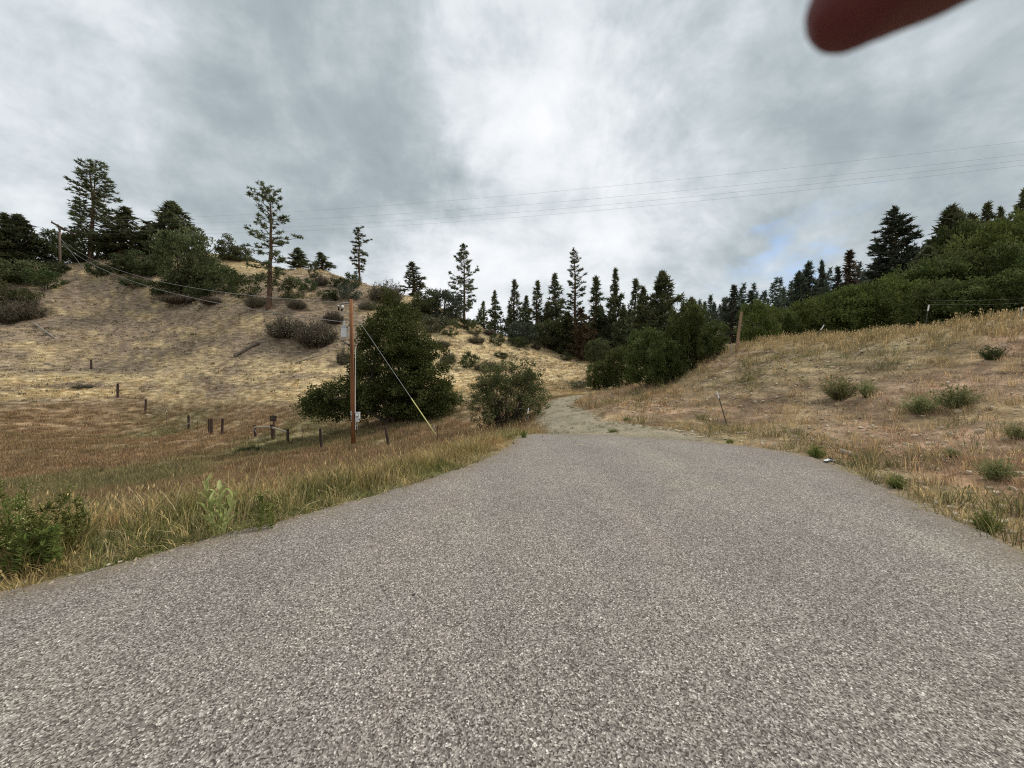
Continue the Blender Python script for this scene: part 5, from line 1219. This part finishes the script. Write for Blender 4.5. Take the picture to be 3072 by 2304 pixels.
tuft_at(2600, 1190, 1140, 90, 'lighter green clump just right of the spiky green clump', k=1)
tuft_at(2760, 1240, 1180, 150, 'left half of the wide double green tuft on the bank', k=2)
tuft_at(2870, 1225, 1150, 175, 'right half of the wide double green tuft on the bank', k=1)
tuft_at(2450, 1374, 1330, 80, 'green weed at the asphalt edge beside the litter', mat='weed', k=3)
tuft_at(2690, 1466, 1418, 90, 'green weed at the asphalt edge below the hollow log', mat='weed', k=0)
tuft_at(2960, 1600, 1520, 110, 'bushy green weed near the lower right asphalt edge', mat='weed', k=2)
tuft_at(2855, 1372, 1342, 80, 'dark green tuft low on the bank right of the hollow log', k=3)
tuft_at(2990, 1440, 1370, 150, 'wide sparse green clump low on the bank at the right', k=1)
tuft_at(3050, 1320, 1270, 90, 'green clump by the right edge of the photo', k=2)
tuft_at(2975, 1080, 1035, 90, 'dark shrubby tuft high on the bank near the right edge', mat='shrub', k=0)
tuft_at(1572, 1318, 1288, 30, 'small green weed at the left corner of the asphalt end', mat='weed', k=1)
tuft_at(1880, 1262, 1250, 36, 'green sprig in the middle of the gravel track', k=2)
tuft_at(1840, 1296, 1285, 60, 'flat green sprig where the gravel meets the asphalt', k=0)
tuft_at(2190, 1330, 1316, 40, 'green sprig at the asphalt edge under the leaning steel post', mat='weed', k=3)

def leafy_weed(px, base, top, label, seed, nst=6, lean=.25, leaf=.09, wid=.02, mat='weed', flowers=True, spread=.3):
    leaf *= .55; wid *= .6; spread *= 1.1
    g0 = hit(px, base, 2.0); h = (base - top) / F * g0.y * 1.15; g = np.random.default_rng(seed)
    e = empty('weed_plant', g0, 0, label, 'plant'); segs = []; LP = []; LD = []; FP = []
    for k in range(nst):
        a = g.uniform(0, 6.28); b0 = np.array([math.cos(a) * .10, math.sin(a) * .10, -.03]); tp = np.array([math.cos(a) * spread * g.uniform(.3, 1) * h, math.sin(a) * spread * g.uniform(.3, 1) * h, h * (1.0 if k == 0 else g.uniform(.45, .95))])
        m_ = b0 * .5 + tp * .5 + np.array([g.normal() * .03, g.normal() * .03, .04]); segs += [(b0, m_, .006, .005), (m_, tp, .005, .002)]
        for j in range(150):
            s = g.uniform(.05, 1); p = b0 * (1 - s) + tp * s; aa = g.uniform(0, 6.28); ll = (1.1 - s * .75)
            LP.append(p); LD.append(np.array([math.cos(aa), math.sin(aa), .55]) * ll)
        for j in range(5):
            aa = g.uniform(0, 6.28); q = tp * .86 + np.array([math.cos(aa) * .07, math.sin(aa) * .07, g.uniform(-.02, .07)]); segs.append((tp * .78, q, .003, .002)); 
            for r2 in range(5): FP.append(q + g.normal(size=3) * .012)
            for r2 in range(6): LP.append(tp * .78 + (q - tp * .78) * g.uniform(0, 1)); LD.append(g.normal(size=3) * .3 + [0, 0, .3])
    tv, tq = tubes_np(segs, 4); obj('stems', mesh_np('stems', tv, quads=tq, mat=M[mat]), e)
    LP = np.array(LP); LD = np.array(LD); ln = np.linalg.norm(LD, axis=1) * leaf * 1.1; V, Q = blades(LP, LD, ln, wid); obj('leaves', mesh_np('leaves', V, quads=Q, mat=M[mat]), e)
    if flowers: FP = np.array(FP); V, Q = blades(FP, g.normal(size=FP.shape), .012, .009); obj('flower_heads', mesh_np('flower_heads', V, quads=Q, mat=M['flower']), e)
    return e
leafy_weed(70, 1700, 1447, 'tallest leafy green weed with pale tips at the lower left edge', 601, 8, leaf=.12)
leafy_weed(150, 1690, 1500, 'leafy green weed second from the left edge', 602, 7, leaf=.11)
leafy_weed(10, 1720, 1520, 'leafy green weed cut by the left edge', 603, 7, leaf=.12)
leafy_weed(215, 1660, 1510, 'smaller leafy weed right of the tall ones at the left edge', 604, 5, leaf=.10)
leafy_weed(110, 1730, 1600, 'low leafy weed in front of the tall ones at the left edge', 605, 7, leaf=.12, flowers=False)
leafy_weed(790, 1600, 1490, 'thin green weed right of the pale broad-leaved plant', 606, 4, leaf=.07)
# broad pale leaved plant (milkweed like)
g0 = hit(655, 1618, 2.5); h = (1618 - 1455) / F * g0.y
e = empty('broadleaf_plant', g0, 0, 'pale green broad-leaved plant standing up from the roadside grass', 'plant'); LV = []; LQ = []; segs = []
g = np.random.default_rng(77)
for st_ in range(3):
    bx = (st_ - 1) * .07; tp = np.array([bx * 1.9 + .02, 0, h * (1 - .12 * st_)]); segs.append((np.array([bx * .5, 0, -.03]), tp, .009, .005))
    for k in range(12):
        s = .12 + .88 * k / 11; aa = k * 2.4 + st_; p = np.array([bx * .5, 0, 0]) * (1 - s) + tp * s; ln_ = .24 * (1 - .45 * s); d = np.array([math.cos(aa), math.sin(aa), .9 + 1.3 * s]); d /= np.linalg.norm(d); sd_ = np.cross(d, [0, 0, 1]); sd_ /= np.linalg.norm(sd_); o_ = len(LV)
        up_ = np.cross(sd_, d)
        LV += [p, p + d * ln_ * .4 + sd_ * .021 + up_ * .012, p + d * ln_ * .8 + sd_ * .014 + up_ * .004, p + d * ln_ - up_ * .03, p + d * ln_ * .8 - sd_ * .014 + up_ * .004, p + d * ln_ * .4 - sd_ * .021 + up_ * .012, p + d * ln_ * .45, p + d * ln_ * .8 - up_ * .01]
        LQ += [(o_, o_ + 1, o_ + 6), (o_ + 6, o_ + 1, o_ + 2), (o_ + 6, o_ + 2, o_ + 7), (o_ + 7, o_ + 2, o_ + 3), (o_, o_ + 6, o_ + 5), (o_ + 6, o_ + 7, o_ + 4), (o_ + 6, o_ + 4, o_ + 5), (o_ + 7, o_ + 3, o_ + 4)]
tv, tq = tubes_np(segs, 6); obj('stems', mesh_np('stems', tv, quads=tq, mat=M['pale_weed']), e)
obj('leaves', mesh_np('leaves', LV, tris=LQ, mat=M['pale_weed'], smooth=True), e)
# long bent dry stalks in the verge
mb = MB()
for (x0, y0, x1, y1) in [(740, 1560, 790, 1360), (560, 1600, 480, 1470), (420, 1500, 640, 1550), (620, 1560, 330, 1525), (860, 1480, 905, 1375), (1150, 1400, 1145, 1330), (1150, 1400, 1185, 1340), (1000, 1420, 985, 1370), (520, 1560, 545, 1450), (1210, 1395, 1225, 1330), (450, 1570, 385, 1460), (880, 1560, 960, 1500)]:
    b0 = hit(x0, y0, 2.5); t1 = P(x1, y1, b0.y + .15); m_ = (b0 + t1) / 2 + Vector((0, 0, .06)); mb.tube([b0, m_, t1], [.004, .0035, .002], 4)
M['stalk'] = simple('dry_stalk', (.40, .30, .17), (.55, .44, .27), 5, stretch=1)
tag(obj('dry_stalks', mb.me('dry_stalks', M['stalk'])), 'long bent dry stalks sticking out of the roadside grass', 'stalks', kind='stuff')

# ------------------------------------------------------------------ photographer's hand over the lens corner
hm, t, out = new_mat('shade_darkened_skin')
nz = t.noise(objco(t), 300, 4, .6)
b = principled(t, out, t.ramp(nz, [(.3, (.105, .022, .021)), (.7, (.125, .030, .026))]), .55, .25)  # skin colour darkened to hold the shade of phone and hand
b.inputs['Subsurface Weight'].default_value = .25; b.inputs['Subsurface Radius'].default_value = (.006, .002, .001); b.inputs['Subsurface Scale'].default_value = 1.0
D = .045
def cpt(px, py, Y=D): return P(px, py, Y)
def m_px(r_): return r_ / F * D
chains = [
 [(cpt(2568, 4), m_px(128)), (cpt(2660, -75), m_px(160)), (cpt(2800, -172), m_px(196)), (cpt(3080, -330), m_px(204)), (cpt(3500, -560), m_px(212)), (cpt(3950, -760, .043), m_px(236)), (cpt(4500, -1020, .038), m_px(265))],
]
kn = chains[0][-1][0]
wrist = kn + Vector((.065, -.045, -.035))
for k, (dx, dy, dz) in enumerate(((.004, -.020, .006), (.006, -.040, .002), (.006, -.058, -.008))):
    a_ = kn + Vector((dx, dy, dz)); rk = .0095 - .0008 * k
    m1 = a_ + Vector((-.034 + .003 * k, 0, .014)); m2 = m1 + Vector((-.020, -.002, -.014)); m3 = m2 + Vector((-.004, -.002, -.017))
    chains.append([(m3, rk * .78), (m2, rk * .88), (m1, rk * .98), (a_, rk * 1.1), (wrist + Vector((-.004 * k, -.008 * k + .01, 0)), .016)])
chains.append([(kn + Vector((-.01, -.03, -.075)), .0085), (kn + Vector((.015, -.025, -.062)), .0105), (kn + Vector((.045, -.03, -.05)), .013), (wrist, .019)])
chains.append([(kn, .0115), (kn + Vector((.03, -.02, -.015)), .017), (wrist, .023), (wrist + Vector((.09, -.07, -.09)), .027), (wrist + Vector((.17, -.14, -.20)), .034)])
V = []; Fc = []
def capsule(p0, r0, p1, r1, n=18):
    d = (p1 - p0); Ln = d.length; d = d / Ln; up = d.orthogonal().normalized(); sd_ = d.cross(up); ringz = []
    for i in range(6): a = math.pi / 2 * (1 - i / 5.001); ringz.append((-r0 * math.sin(a), r0 * math.cos(a)))
    for i in range(6): a = math.pi / 2 * (i / 5.001); ringz.append((Ln + r1 * math.sin(a), r1 * math.cos(a)))
    b0 = len(V)
    for z_, r_ in ringz:
        for k in range(n): a = 6.2831853 * k / n; V.append(p0 + d * z_ + up * math.cos(a) * max(r_, 1e-5) + sd_ * math.sin(a) * max(r_, 1e-5))
    for i in range(11):
        for k in range(n): Fc.append((b0 + i * n + k, b0 + i * n + (k + 1) % n, b0 + (i + 1) * n + (k + 1) % n, b0 + (i + 1) * n + k))
    Fc.append(tuple(b0 + k for k in range(n - 1, -1, -1))); Fc.append(tuple(b0 + 11 * n + k for k in range(n)))
for ch in chains:
    for (p0, r0), (p1, r1) in zip(ch[:-1], ch[1:]): capsule(p0, r0, p1, r1)
o0 = chains[0][0][0].copy()
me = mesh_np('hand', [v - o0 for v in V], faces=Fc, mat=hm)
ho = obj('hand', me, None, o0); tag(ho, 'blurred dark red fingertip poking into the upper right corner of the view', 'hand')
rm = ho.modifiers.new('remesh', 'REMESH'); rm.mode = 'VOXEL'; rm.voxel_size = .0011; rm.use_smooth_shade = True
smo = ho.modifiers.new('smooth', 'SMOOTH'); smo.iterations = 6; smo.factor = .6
print('objects', len(bpy.data.objects))
